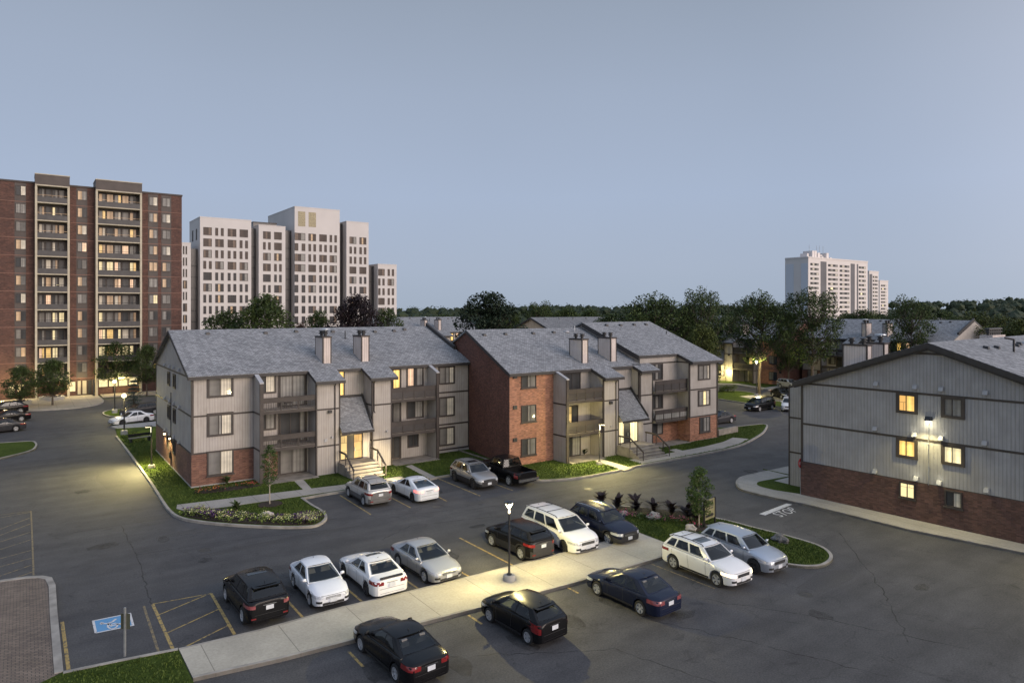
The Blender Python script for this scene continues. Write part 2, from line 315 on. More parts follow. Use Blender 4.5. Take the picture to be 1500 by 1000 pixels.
# ------------------------------------------------------------ ground, road, lawns, kerbs, markings
PAVED = []
def sheet(name, pts, z, mat, z0=None):
    mb = MB()
    if name in ('sidewalk','walkway','tree_ring_soil','flower_bed_soil'): PAVED.append((pts, min(p[0] for p in pts), max(p[0] for p in pts), min(p[1] for p in pts), max(p[1] for p in pts)))
    if z0 is None: mb.add([(x,y,z) for x,y in pts], [tuple(range(len(pts)))])
    else: mb.prism(pts, z0, z)
    o = mb.build(name, mat); return struct(o)
def terrain_mat():
    m, n, b, l = NM('far_ground'); c = ramp(n, noise(n, .01, 6.), [(.35, (.018,.03,.012)), (.65, (.035,.05,.02))]); l(c, b.inputs['Base Color']); b.inputs['Roughness'].default_value = 1; return m
mb = MB(); ring = [(cos(2*pi*i/48), sin(2*pi*i/48)) for i in range(48)]
mb.add([(x*5000, y*5000, -.06) for x, y in ring], [tuple(range(48))]); struct(mb.build('ground', terrain_mat()))
sheet('car_park_road', [(-75,-25),(140,-25),(140,100),(122,100),(60,118),(-75,118)], 0., asph)
def kerbline(mb, path, closed=False, w=.17, h=.15, side=1): strip(mb, path, 0, w*side, -.03, h, closed)
kb = MB()
# lawn round the two front buildings
bed = GP([(262.5,757.8),(283,763.4),(326.7,768.6),(396,772.6),(448,772.6),(466,769),(475.4,760),(470,751),(455,742),(440,731.5)])
p1 = GP([(172,640),(192,666),(220,704),(240,735),(250.4,749)])
p2 = bed + [(18.,47.95),(22.5,47.75),(28.,47.55),(31.9,47.5)]
p3 = [(32.15,43.4),(32.4,42.6),(33.1,41.8),(35.4,41.),(38.1,40.8),(41.3,40.95),(43.6,41.08),(49,41.0),(54.4,41.1),(57.6,41.6),(60.7,42.6),(64.8,44.2),(68.35,46.1),(69.5,46.9),(69.3,47.5),(65.7,48.)]
outer = smoothpath(p1+p2[:10], n=4)+p2[10:]+[(32.1,47.5)]+smoothpath(p3, n=4)
lawn = outer + [(60,50),(60,72),(34,80),(12,92),(8.4,88)]
sheet('lawn', lawn, .125, lawn_m, -.02)
kerbline(kb, outer, side=-1)
def Lw(pts, name='lawn'): return sheet(name, pts, .125, lawn_m, -.02)
# sidewalks on that lawn
sw = [(8.3,50.0),(8.75,49.0),(11,48.55),(15.95,48.25),(24.4,47.95),(24.4,49.3),(19.5,49.55),(8.5,51.0)]
sheet('sidewalk', sw, .14, side_m, .0)
sheet('sidewalk', [(15.2,52.8),(19.05,52.8),(19.05,55.7),(15.2,55.7)], .16, conc_d, .0)
sheet('sidewalk', GP([(427,700.7),(441,698.5),(458,717.),(446,718.8)], .13), .142, side_m, .0)
sheet('sidewalk', GP([(594,682.5),(603,680.5),(640,699),(630,701)], .13), .142, side_m, .0)
sheet('sidewalk', [(25.7,52.8),(30.,52.8),(30.,55.6),(25.7,55.6)], .16, conc_d, .0)
sheet('sidewalk', GP([(858,670),(868,668.2),(927,685.5),(914,689.)], .13), .142, side_m, .0)
sheet('sidewalk', [(43.3,41.3)]+[(47,41.25),(54.3,41.3),(57.5,41.8),(60.5,42.8),(59.8,44.2),(57.,43.3),(53.6,42.9),(46.8,42.8),(43.5,43.0)], .14, side_m, .0)
sheet('sidewalk', GP([(980,659),(990,657),(1012,663.),(1000,665.5)], .13), .142, side_m, .0)
sheet('sidewalk', [(38.3,44.6),(42.3,44.6),(42.3,47.3),(38.3,47.3)], .16, conc_d, .0)
sheet('sidewalk', [(49.9,45.0),(54.2,45.0),(54.2,47.3),(49.9,47.3)], .16, conc_d, .0)
# the planted nose by the front building
mulch = MB(); inner = smoothpath(bed[:8], n=4); k0 = [Vector(p) for p in inner]
strip(mulch, inner, .2, 1.35, .1, .19); struct(mulch.build('flower_bed_soil', soil))
def disc(cx, cy, rx, ry, z, name, mat, rz=0, jit=.12, n=22):
    pts = []
    for i in range(n):
        a = 2*pi*i/n; r = 1+rnd.uniform(-jit, jit); x = cos(a)*rx*r; y = sin(a)*ry*r; pts.append((cx+x*cos(rz)-y*sin(rz), cy+x*sin(rz)+y*cos(rz)))
    return sheet(name, pts, z, mat, z-.1)
yt = G(395,741); disc(yt[0], yt[1], .85, .75, .17, 'tree_ring_soil', soil)
fb = G(332,719); disc(fb[0], fb[1], 2.3, .55, .17, 'flower_bed_soil', soil, R(-6))
# wide walkway between the two rows of stalls
wk = [(4.95,29.35)]+GP([(380,926),(500,892.5),(600,869)])+[(18.5,28.85),(24,28.72),(29.8,28.68),(29.74,26.5)]+GP([(972.7,818),(906,838),(840,857.5),(700,894.5),(600,920.5),(521.3,940.5),(410,969.5),(283,998)])
sheet('walkway', wk, .14, main_m, -.02)
kerbline(kb, [wk[0]]+wk[1:7], w=.14, h=.146, side=-1); lowp = wk[7:]; kerbline(kb, lowp, w=.16, h=.146, side=-1)
# grass and pavers at the near left
Lw([(1.2,29.95),(4.93,29.4),(4.96,20),(-12,16),(-12,24),(-3,27.6),(.6,29.6)])
kerbline(kb, [(1.2,29.95),(3,29.72),(4.93,29.4)], side=-1)
pv = GP([(-40,859),(0,853),(40,847.5),(62,846.5),(76,849),(81.5,860)])+[(1.22,36.),(1.2,29.95)]
sheet('paved_terrace', pv+[(.6,29.6),(-3,27.6),(-12,24),(-18,36)], .12, paver_m, -.02); kerbline(kb, pv, w=.28, h=.15, side=-1)
# kerbed islands
li = smoothpath(GP([(-60,654),(0,650),(44,647.5),(53,649.5),(54,655),(44,662),(0,673),(-60,686)]), True, 4); Lw(li); kerbline(kb, li, True, side=-1)
ri = [(29.9,28.7),(29.95,34.0)]+GP([(905,742.5),(960,748),(1048,760.5),(1107,775),(1160,788.5),(1200,801),(1217,812),(1219,822),(1205,831),(1180,832.5),(1152,829.5)])+[(31.1,25.6),(29.76,26.5)]
ri = ri[:2]+smoothpath(ri[2:13], n=4)+ri[13:]; Lw(ri); kerbline(kb, ri[1:-2], side=-1)
row = GP([(1030,764),(1000,758.5),(960,752.5),(925,749)]); bs = MB(); strip(bs, [(30.2,33.2),(32.0,32.9),(33.0,31.9),(34.4,29.9),(35.0,28.6)], -.9, .6, .1, .18); struct(bs.build('flower_bed_soil', soil))
tt = G(1024,775); disc(tt[0], tt[1], .9, .7, .16, 'tree_ring_soil', soil)
# right-hand building's sidewalk
rs = smoothpath(GP([(1330,778),(1240,755.4),(1185,742),(1123,728.5),(1088,719.5),(1078.5,712),(1080,704),(1094.6,697.6),(1154,685)]), n=4)
re_ = rs[-1]
rs = [(50.2,-6),(46.6,8.)]+[G(1500,812.5)]+rs+[(re_[0]+9,re_[1]+1.5),(72,re_[1]-6),(72,-6)]; rs[0] = (G(1500,812.5)[0]+1.0, -6)
rs[1] = (G(1500,812.5)[0]+.35, 6.)
sheet('sidewalk', rs, .14, side_m, -.02); kerbline(kb, rs[:-2], side=-1)
sheet('lawn', smoothpath(GP([(1160,697),(1125,703),(1110,706.5),(1112,711.5),(1135,717.5)], .13), n=4)+[(45.45,27.9),(47.2,27.9),(47.2,31.2),(50,31.2),(50,34)], .17, lawn_m, .1)
# around the brick tower
ap = smoothpath(GP([(-60,603),(10,603),(48,602),(85,600),(112,598.),(140,593.5),(150,589),(147,584),(141,580.)]), n=4)+[(9.6,124.9),(-20,124.9),(-30,110)]
sheet('forecourt', ap, .13, apron_m, -.02); kerbline(kb, ap[:-3], side=-1)
ti = smoothpath(GP([(150,607),(155,603),(175,600),(235,596),(250,606),(190,610.5),(162,611)]), True, 4); Lw(ti); kerbline(kb, ti, True, side=-1)
t2 = GP([(162,626),(170,624.5),(240,617),(240,625),(172,629)]); sheet('sidewalk', t2, .14, side_m, -.02)
Lw(GP([(165,623),(240,614.5),(240,617),(172,624.4)])); Lw(GP([(207,596),(215,594),(240,594),(240,600),(215,600)]))
t3 = [(9.8,124.9),(9.8,120.2),(30,118.5),(30,124.9)]; sheet('sidewalk', t3, .13, apron_m, -.02)
# beyond the road on the right
f1 = smoothpath(GP([(1040,583),(1054,585),(1093,591),(1125,594.5),(1154,598.5),(1175,600),(1172,593),(1110,585),(1114,580),(1104,577),(1082,573.5),(1040,574)]), True, 3); Lw(f1); kerbline(kb, f1, True, side=-1)
f2 = GP([(1020,563),(1075,564.),(1100,568),(1125,571.5),(1150,567.5),(1175,565)]); f2b = f2+[(125,66),(128,110),(70,130),(80,96)]; Lw(f2b); kerbline(kb, f2, side=-1)
sw2 = MB(); strip(sw2, f2, .3, 1.6, .05, .15); struct(sw2.build('sidewalk', side_m))
sheet('sidewalk', GP([(1084,580.5),(1112,577.5),(1122,579.5),(1100,584)], .13), .16, side_m, .05)
struct(kb.build('kerb', kerb_m))
# painted markings, one flat sheet each colour of paint
def line(mb, a, b, w=.11, z=.005): strip(mb, [a, b], -w/2, w/2, z, z)
ym = MB()
for a, b in [((91,910),(101.4,987)),((223.6,884.3),(253.5,950.6)),((309.4,868.7),(343.6,928.6))]: line(ym, G(*a), G(*b), .13)
for a, b in [((232.7,900),(301.6,871.3)),((245.7,926),(319.8,892)),((271.7,946.7),(334,915.5)),((223.6,884.3),(309.4,868.7))]: line(ym, G(*a), G(*b), .08, .009)
for px, py in [(444,904),(533,882.7),(616,864),(690,845.6),(756,830),(819,814.)]:
    x, y = G(px, py); line(ym, (x,29.05), (x-.03,34.4), .11)
for px, py in [(508,950.7),(689,902),(835,862)]:
    x, y = G(px, py); line(ym, (x,25.5), (x,24.1 if px < 600 else 24.4), .11)
for a, b in [((498,725),(543.5,753.4)),((573,728.4),(601.3,743)),((636,722),(655,734)),((649,703.5),(703.3,726)),((728,710),(751,718))]:
    a = G(*a); b = G(*b); line(ym, (a[0],47.3), (b[0],b[1]), .1)
struct(ym.build('yellow_stall_lines', yel_m))
fm = MB()
line(fm, G(210.6,887), G(232.7,955.8), .1)
for a, b in [((45.5,748.3),(49.4,845)),((0,754),(45.5,748.3)),((-40,765),(45.5,749.5)),((-30,795),(44,767)),((-30,803),(44,779)),((-30,814),(45,790)),((-30,826),(45.5,805.5)),((-30,838),(46,817)),((-20,850),(46.5,827)),((9,851),(47,837.5)),((-40,790),(44,758))]: line(fm, G(*a), G(*b), .085, .006 if a[0] < 0 else .01)
x, y = G(957,826.7); line(fm, (x,25.), (x+.1,21.), .1)
for px in (500,590,720):
    pass
struct(fm.build('faded_stall_lines', yel_f))
bm_ = MB(); q = GP([(136.5,909),(140.4,926.7),(195,915.5),(190.3,898)]); bm_.add([(x,y,.005) for x,y in q], [(0,1,2,3)]); struct(bm_.build('accessible_bay_panel', blu_m))
wm = MB()
qc = [Vector(p) for p in q]
def Q(u, v): a = qc[0].lerp(qc[3], u); b = qc[1].lerp(qc[2], u); return tuple(b.lerp(a, v))          # u along, v towards the top
def qline(pts, w=.07):
    strip(wm, [Q(*p) for p in pts], -w/2, w/2, .011, .011)
qline([(0,0),(1,0),(1,1),(0,1),(0,0)], .09)
# wheelchair figure lying along the bay
qline([(.22,.62),(.36,.55),(.50,.62),(.60,.80)], .1); qline([(.36,.55),(.44,.30),(.66,.34),(.74,.16)], .1); qline([(.40,.42),(.58,.46)], .08)
qline([(.47+.13*cos(a),.33+.26*sin(a)) for a in [2.4+.35*i for i in range(13)]], .07); qline([(.18,.66),(.20,.70),(.23,.66),(.2,.62),(.18,.66)], .1)
# stop line and word
sl = GP([(1112,752.3),(1152,737),(1160.5,738.6),(1121,754.3)]); wm.add([(x,y,.006) for x,y in sl], [(0,1,2,3)])
struct(wm.build('white_road_paint', wht_m))
def textmesh(txt, size, ext=0., sx=1., align='CENTER'):
    cu = bpy.data.curves.new('t', 'FONT'); cu.body = txt; cu.size = size; cu.extrude = ext; cu.align_x = align; cu.align_y = 'CENTER'; cu.resolution_u = 3
    o = bpy.data.objects.new('t', cu); C.objects.link(o); bpy.context.view_layer.update()
    me = bpy.data.meshes.new_from_object(o.evaluated_get(bpy.context.evaluated_depsgraph_get())); bpy.data.objects.remove(o)
    if sx != 1: me.transform(Matrix.Scale(sx, 4, (1,0,0)))
    return me
me = textmesh('STOP', 1., 0, 1.); me.materials.append(wht_m)
xs_ = [v.co.x for v in me.vertices]; ys_ = [v.co.y for v in me.vertices]; TL, TR, BR, BL = [Vector(p) for p in GP([(1130,751.4),(1157,742),(1170,748.2),(1144.5,757)])]
for v in me.vertices:
    u = (v.co.x-min(xs_))/(max(xs_)-min(xs_)); w = (v.co.y-min(ys_))/(max(ys_)-min(ys_)); p = BL.lerp(BR, u).lerp(TL.lerp(TR, u), w); v.co = (p.x, p.y, .006)
struct(link('stop_word', me))
# iron covers in the asphalt
iron = M('cast_iron', (.04,.038,.036), .6, .3, 8)
for px, py in ((300,805),(862,716),(1180,870),(640,742)):
    x, y = G(px, py); mh = MB(); mh.lathe([(.33,.001),(.33,.008),(.29,.008),(.29,.004),(.02,.004)], x, y, 20); struct(mh.build('manhole_cover', iron))

# worn and stained asphalt
def spotty(name, col, cov, sc=1.6, al=1.):
    m, n, b, l = NM(name); b.inputs['Base Color'].default_value = (*col, 1); b.inputs['Roughness'].default_value = .7
    tc = nd(n, 'TexCoord').outputs['Object']; k = ramp(n, noise(n, sc, 5., tc, rough=.7), [(cov-.12, (0,0,0)), (cov+.2, (1,1,1))]); l(mth(n, 'MULTIPLY', k, al), b.inputs['Alpha']); return m
oil = spotty('oil_stain_film', (.026,.025,.026), .44, 1.3, .45); seal = spotty('crack_sealant', (.032,.032,.034), .46, .9, .6); dust = spotty('dust_film', (.11,.105,.095), .50, .5, .28)
ro_ = random.Random(12)
def stain(mb, x, y, rx, ry, z=.0035):
    n = 14; mb.add([(x+cos(2*pi*i/n)*rx*ro_.uniform(.7,1.15), y+sin(2*pi*i/n)*ry*ro_.uniform(.7,1.15), z) for i in range(n)], [tuple(range(n))])
om = MB()
for x in (7.4,10.3,13.1,15.9,18.8,24.2,27.1): stain(om, x+ro_.uniform(-.2,.2), 32.8+ro_.uniform(-.8,.8), .45, .9); 
for x in (10.6,13.4,16.4,19.2,22.,25.,27.3,30.2): stain(om, x, 22.6+ro_.uniform(-1,1), .5, .9)
for x in (19.,22.,24.8,27.4,30.): stain(om, x, 43.7+ro_.uniform(-.5,.5), .45, .8)
for px, py in ((150,800),(300,820),(700,770),(1000,900),(1200,900),(1350,860),(240,790),(930,730),(1100,690),(120,720)): x, y = G(px, py); stain(om, x, y, ro_.uniform(.3,.9), ro_.uniform(.3,.7), .0045)
struct(om.build('oil_stains', oil))
cm_ = MB()
def seam(px):
    pts = GP(px); out = []
    for a, b in zip(pts, pts[1:]):
        k = 14
        for i in range(k): t = i/k; out.append((lerp_(a[0],b[0],t)+ro_.gauss(0,.05), lerp_(a[1],b[1],t)+ro_.gauss(0,.05)))
    strip(cm_, out+[pts[-1]], -.03, .03, .0025, .0025)
def lerp_(a, b, t): return a+(b-a)*t
for px in ([(75,785),(180,768),(290,752)],[(180,770),(210,840),(222,884)],[(200,812),(330,792),(480,775)],[(60,700),(160,690),(215,682)],[(480,760),(700,745),(860,718),(1060,690)],[(940,905),(1100,940),(1300,990)],[(1020,875),(1180,900),(1420,950)],[(1230,780),(1290,860),(1330,940)],[(700,960),(900,950),(1050,1000)],[(560,790),(600,770),(760,752)]): seam(px)
struct(cm_.build('sealed_cracks', seal))
dm = MB()
for px, py, rx, ry in ((1210,850,2.4,.8),(300,775,3.,.6),(230,760,1.5,1.2),(620,725,5,.5),(1000,690,4,.6),(1130,720,1.2,2.),(160,700,1.,5),(420,790,5,.5)): x, y = G(px, py); stain(dm, x, y, rx, ry, .0030)
struct(dm.build('dust_patches', dust))
# ------------------------------------------------------------ buildings
MC = {}
def cached(key, fn):
    if key not in MC: MC[key] = fn()
    return MC[key]
ROT = {'F': 0, 'L': -pi/2, 'R': pi/2, 'B': pi}
def window(par, x, y, z, w, h, face='F', pm=None, t=.16, sill=0, name='window', mull=(.5,), rail=0):
    pm = pm or (p_screen, p_blind)
    def fr():
        mb = MB(); yo = -.075
        for a in ((0,0,w,t*.9),(0,h-t,w,h),(0,t*.9,t,h-t),(w-t,t*.9,w,h-t)): mb.box(a[0],yo,a[1],a[2],0,a[3])
        if sill: mb.box(-.06,-.13,-.09,w+.06,0,-.003)
        for q in mull: xx = t+(w-2*t)*q; mb.box(xx-.025,-.05,t*.9+.001,xx+.025,0,h-t-.001)
        if rail: mb.box(t+.001,-.045,h*.5-.02,w-t-.001,0,h*.5+.02)
        return mb.mesh(name+'_frame_mesh', [trim])
    def pn():
        mb = MB(); xs = [t]+[t+(w-2*t)*q for q in mull]+[w-t]
        for i in range(len(xs)-1): mb.quad((xs[i],-.014,t*.9),(xs[i+1],-.014,t*.9),(xs[i+1],-.014,h-t),(xs[i],-.014,h-t), min(i, len(pm)-1))
        return mb.mesh('pane_mesh', list(pm), fix=False)
    k = (w, h, t, sill, mull, rail, name)
    f = link(name, cached(('f',)+k, fr), par, (x, y, z), ROT[face]); link('pane', cached(('p', w, h, t, mull)+tuple(m.name for m in pm), pn), f); return f
def balcony(par, x0, x1, y0, y1, z, h=1.0, seg=3, style=0, full=True):
    s = MB().box(x0, y0, z-.24, x1, y1, z); b = s.build('balcony', conc_d if full else trim, par)
    MB().box(x0, y0-.025, z-.26, x1, y0-.001, z-.02).build('slab_edge', trim, b)
    r = MB(); r.box(x0, y0-.02, z+h-.40, x1, y0+.03, z+h-.04); r.box(x0, y0-.04, z+h-.04, x1, y0+.06, z+h)
    r.box(x0, y0-.01, z+.06, x1, y0+.04, z+.12)
    for i in range(seg+1): xx = x0+(x1-x0)*i/seg; r.box(max(x0,xx-.035), y0-.032, z-.02, min(x1,xx+.035), y0+.045, z+h-.01)
    ms = [trim]
    if style == 0:
        n = int((x1-x0)/.13)
        for i in range(1, n): xx = x0+(x1-x0)*i/n; r.box(xx-.014, y0, z+.1, xx+.014, y0+.02, z+h-.38)
    else:
        r.box(x0+.03, y0+.004, z+.1, x1-.03, y0+.016, z+h-.39, 1); ms.append(mesh_g if style == 1 else p_mid)
    r.build('railing', ms, b); return b
def gable_roof(mb, x0, x1, zr, k, yr, yf, yb, th=.16, xl=None, m=0):   # ridge along x; xl: left x as a function of y
    X0 = xl or (lambda y: x0)
    for ya, yb_ in ((yf, yr), (yr, yb)):
        za, zb = zr-k*abs(ya-yr), zr-k*abs(yb_-yr)
        mb.hexa([(X0(ya),ya,za),(x1,ya,za),(x1,yb_,zb),(X0(yb_),yb_,zb)], [(X0(ya),ya,za+th),(x1,ya,za+th),(x1,yb_,zb+th),(X0(yb_),yb_,zb+th)], m)
def chimney(par, x, y, zb, zt, w=.75, d=1.8, dish=False):
    c = MB().box(x, y, zb, x+w, y+d, zt).build('chimney', chim_s, par)
    f = MB(); t = .1
    for xx in (x-.012, x+w-t+.012):
        for yy in (y-.012, y+d-t+.012): f.box(xx, yy, zb, xx+t, yy+t, zt)
    f.box(x-.05, y-.05, zt, x+w+.05, y+d+.05, zt+.13); f.build('cap', trim, c)
    q = MB()
    for i, yy in enumerate((y+.42, y+1.3)):
        q.lathe([(.13,zt+.13),(.13,zt+.30),(.24,zt+.31),(.24,zt+.40),(.16,zt+.41),(.16,zt+.5),(.27,zt+.51),(.25,zt+.58),(.05,zt+.6)], x+w/2, yy, 12)
    q.build('flue', vent_m, c)
    if dish: MB().lathe([(.1,zt+.6),(.1,zt+.68),(.42,zt+.7),(.40,zt+.75),(.05,zt+.8)], x+w/2, y+.42, 14).build('flue_cap', galv, c)
    return c
def roof_vents(par, lst, f):
    for x, y in lst:
        z = f(y); MB().hexa([(x-.17,y-.17,z-.03),(x+.17,y-.17,z-.03),(x+.17,y+.17,z+.02),(x-.17,y+.17,z+.02)], [(x-.14,y-.14,z+.15),(x+.14,y-.14,z+.15),(x+.12,y+.14,z+.19),(x-.12,y+.14,z+.19)]).build('roof_vent', vent_m, par)
def hood(par, x, y, z, face='L', mat=None):
    me = cached(('hood',), lambda: MB().hexa([(-.13,-.22,0),(.13,-.22,0),(.13,0,0),(-.13,0,0)], [(-.13,-.1,.24),(.13,-.1,.24),(.13,0,.24),(-.13,0,.24)]).mesh('hood', [trim_w])); return link('vent_hood', me, par, (x,y,z), ROT[face])
def downspout(par, x, y, zt, zb=.3):
    return MB().tube((x,y-.06,zb),(x,y-.06,zt-.35),.045).tube((x,y-.06,zt-.35),(x,y-.42,zt),.045).tube((x,y-.06,zb),(x+.0,y-.25,zb-.15),.045).build('downspout', trim, par)
def entry(par, x0, x1, y, lit, zt=5.9, zs=3.4, right=False):
    # shed roof, lit glazed door, landing, steps and handrails between two bays
    r = MB().hexa([(x0-.1,y-2.35,zs-.06),(x1+.05,y-2.35,zs-.06),(x1+.05,y+.0,zt-.06),(x0-.1,y+.0,zt-.06)], [(x0-.1,y-2.35,zs+.05),(x1+.05,y-2.35,zs+.05),(x1+.05,y+.0,zt+.05),(x0-.1,y+.0,zt+.05)])
    r.build('entry_roof', shg, par)
    e = MB(); e.box(x0-.1,y-2.38,zs-.16,x1+.05,y-2.352,zs+.04); e.hexa([(x1-.08,y-2.3,zs+.05),(x1+.01,y-2.3,zs+.05),(x1+.01,y,zt+.05),(x1-.08,y,zt+.05)], [(x1-.08,y-2.3,zs+.33),(x1+.01,y-2.3,zs+.33),(x1+.01,y,zt+.33),(x1-.08,y,zt+.33)])
    e.box(x0,y-.06,zt+.05,x1,y-.003,zt+.25); e.build('entry_roof_edge', soff, par)
    MB().box(x0,y-1.6,0,x1,y-1.5,1.0).box(x1-.62,y-1.62,1.0,x1,y-1.5,3.6).box(x0,y-1.6,3.1,x1-.62,y-1.5,3.9).build('entry_wall', sid, par)
    d = window(par, x0+.02, y-1.52, 1.02, x1-x0-.66, 2.08, 'F', lit, .09, name='entrance_door', mull=(.3,.62))
    MB().box(x0+1.25,y-1.68,1.7,x0+1.28,y-1.6,2.0).build('door_handle', galv, par)
    s = MB(); n = 5; s.box(x0-.25,y-3.3,0,x1-.2,y-1.605,1.0)
    for i in range(n): s.box(x0-.2,y-3.3-.36*(i+1),0,x1-.1,y-3.3-.36*i-.001,1.0-.2*(i+1)+.02)
    s.build('steps', conc_d, par)
    for xx in (x0-.2, x1-.12):
        h = MB()
        a, b = (xx,y-2.0,1.95), (xx,y-3.35,1.95); c = (xx,y-5.0,.95)
        for p, q in ((a,b),(b,c)): 
            P, Q_ = Vector(p), Vector(q); h.hexa([(P.x-.04,P.y,P.z-.14),(P.x+.04,P.y,P.z-.14),(Q_.x+.04,Q_.y,Q_.z-.14),(Q_.x-.04,Q_.y,Q_.z-.14)], [(P.x-.05,P.y,P.z),(P.x+.05,P.y,P.z),(Q_.x+.05,Q_.y,Q_.z),(Q_.x-.05,Q_.y,Q_.z)])
        for yy, zz, tp in ((y-2.1,1.,1.9),(y-3.35,1.,1.9),(y-4.2,.45,1.4),(y-4.95,.05,.95)): h.box(xx-.03,yy-.03,zz,xx+.03,yy+.03,tp)
        h.build('handrail', trim, par)
def siding_bay(par, x0, x1, y0, y1, zt0, zt1, belts, z0=0.):          # a projecting bay with its boards
    b = MB().hexa([(x0,y0,z0),(x1,y0,z0),(x1,y1,z0),(x0,y1,z0)], [(x0,y0,zt0),(x1,y0,zt0),(x1,y1,zt1),(x0,y1,zt1)]).build('bay_wall', sid, par)
    t = MB(); w = .12
    for xx in (x0-.015, x1-w+.015): t.hexa([(xx,y0-.02,z0),(xx+w,y0-.02,z0),(xx+w,y0+w,z0),(xx,y0+w,z0)], [(xx,y0-.02,zt0),(xx+w,y0-.02,zt0),(xx+w,y0+w,zt0),(xx,y0+w,zt0)])
    for z in belts: t.box(x0-.01,y0-.018,z,x1+.01,y0+.01,z+.13); t.box(x0-.022,y0+w,z,x1+.022,y1,z+.13)
    t.build('bay_trim', trim, b)
    MB().box(x0-.01,y0-.012,-.02,x1+.01,y1,.16).build('plinth', conc, b); return b
def fin(par, x0, x1, y0, zf, zb, belts):
    b = MB().hexa([(x0,y0,0),(x1,y0,0),(x1,0,0),(x0,0,0)], [(x0,y0,zf),(x1,y0,zf),(x1,0,zb),(x0,0,zb)]).build('fin_wall', sid, par)
    t = MB(); t.box(x0-.02,y0-.06,0,x1+.02,y0+.05,zf+.02); t.hexa([(x0-.04,y0-.08,zf),(x1+.04,y0-.08,zf),(x1+.04,0,zb),(x0-.04,0,zb)], [(x0-.04,y0-.08,zf+.1),(x1+.04,y0-.08,zf+.1),(x1+.04,0,zb+.1),(x0-.04,0,zb+.1)], 1)
    for z in belts: t.box(x0-.02,y0+.05,z,x1+.02,0,z+.13)
    t.build('fin_trim', [trim, trim_w], b); return b

# ---- front left building
A = thing('apartment_building', 'three-storey grey sided walk-up with its blank gable end towards the left car park', 'building', (10.2,55.2,0))
zr, k, yr = 11.5, .375, 8.3; rz = lambda y: zr-k*abs(y-yr)
MB().prismx([(0,0),(16.6,0),(16.6,rz(16.6)),(yr,zr),(0,rz(0))], 0, 24.3).build('wall', sid, A)
MB().box(-.03,-.03,-.05,4.52,16.63,2.55).build('brick_wall', brk_a, A)
MB().box(-.06,-.06,-.1,4.5,16.66,.22).build('plinth', conc, A); MB().box(20,-.03,-.1,24.3,.0,.3).build('plinth', conc, A)
t = MB(); w = .16
t.box(-.035,-.035,2.55,.13,.12,8.25)
for z in (2.55, 5.33): t.box(.13,-.025,z,4.5,-.001,z+.13); t.box(-.025,.12,z,-.001,16.6,z+.13)
t.box(-.025,.12,8.2,-.001,16.6,8.33); t.box(-.035,16.5,2.55,.1,16.63,8.25)
for z in (.33, 2.65, 5.62): t.box(20,-.025,z,24.3,-.001,z+.14)
for x in (20.0, 24.15): t.box(x,-.03,.3,x+.14,-.001,8.3)
for xx in (6.3, 8.55, 15.5, 17.0): t.box(xx,-.03,.0,xx+.12,-.001,8.35)
build_each(t, 'trim_board', trim, A)
rf = MB(); ov = .35
gable_roof(rf, -.3, 24.35, zr, k, yr, -ov, 16.6+ov)
for x0, x1 in ((8.65,11.05),(13.3,15.75)):
    rf.hexa([(x0,-2.3,rz(-2.3)),(x1,-2.3,rz(-2.3)),(x1,-ov-.001,rz(-ov)),(x0,-ov-.001,rz(-ov))], [(x0,-2.3,rz(-2.3)+.16),(x1,-2.3,rz(-2.3)+.16),(x1,-ov-.001,rz(-ov)+.16),(x0,-ov-.001,rz(-ov)+.16)])
rf.build('roof', shg, A)
e = MB()
for x0, x1, y in ((-.3,8.65,-ov),(11.05,13.3,-ov),(15.75,24.35,-ov),(8.65,11.05,-2.3),(13.3,15.75,-2.3)): e.box(x0,y-.035,rz(y)-.1,x1,y-.003,rz(y)+.13)
for x0, x1 in ((8.65,11.05),(13.3,15.75)):
    for xx in (x0-.03, x1): e.hexa([(xx,-2.3,rz(-2.3)-.08),(xx+.03,-2.3,rz(-2.3)-.08),(xx+.03,-ov,rz(-ov)-.08),(xx,-ov,rz(-ov)-.08)], [(xx,-2.3,rz(-2.3)+.14),(xx+.03,-2.3,rz(-2.3)+.14),(xx+.03,-ov,rz(-ov)+.14),(xx,-ov,rz(-ov)+.14)])
for ya, yb in ((-ov,yr),(yr,16.95)): e.hexa([(-.335,ya,rz(ya)-.12),(-.303,ya,rz(ya)-.12),(-.303,yb,rz(yb)-.12),(-.335,yb,rz(yb)-.12)], [(-.335,ya,rz(ya)+.13),(-.303,ya,rz(ya)+.13),(-.303,yb,rz(yb)+.13),(-.335,yb,rz(yb)+.13)])
e.build('roof_edge', soff, A)
fin(A, 4.45, 4.68, -1.8, 7.72, rz(0), (2.55,5.33)); fin(A, 19.75, 19.98, -1.8, 7.72, rz(0), ())
for x0, x1 in ((8.8,10.8),(13.6,15.4)): siding_bay(A, x0, x1, -1.8, 0, rz(-1.8), rz(0), (2.35,5.3)); 
downspout(A, 10.35, -1.8, rz(-2.2)); downspout(A, 13.75, -1.8, rz(-2.2), 4.9)
for x in (10.1, 14.9): 
    MB().cbox(x, -1.9, 3.0, .12, .14, .14).build('security_camera', trim_w, A)
MB().cbox(9.9, -1.93, 5.05, .3, .2, .22).build('wall_light', vent_m, A); MB().cbox(9.6,-1.83,2.75,.26,.04,.24).build('notice', trim_w, A)
for z, s in ((2.7,0),(5.6,0)): balcony(A, 4.7, 8.78, -1.72, .0, z, style=s)
for z, s in ((2.75,1),(5.65,1)): balcony(A, 15.42, 19.73, -1.72, .0, z, style=s, seg=4)
for z, h, pm in ((6.72,1.62,None),(3.78,1.78,(p_screen,p_mid,p_blind)),(.85,1.85,None)): window(A, 1.05, -.001 if z > 2 else -.031, z, 1.9, h, 'F', pm, .17 if z > 2 else .1, z < 2, mull=(.5,) if z != 3.78 else (.42,.56))
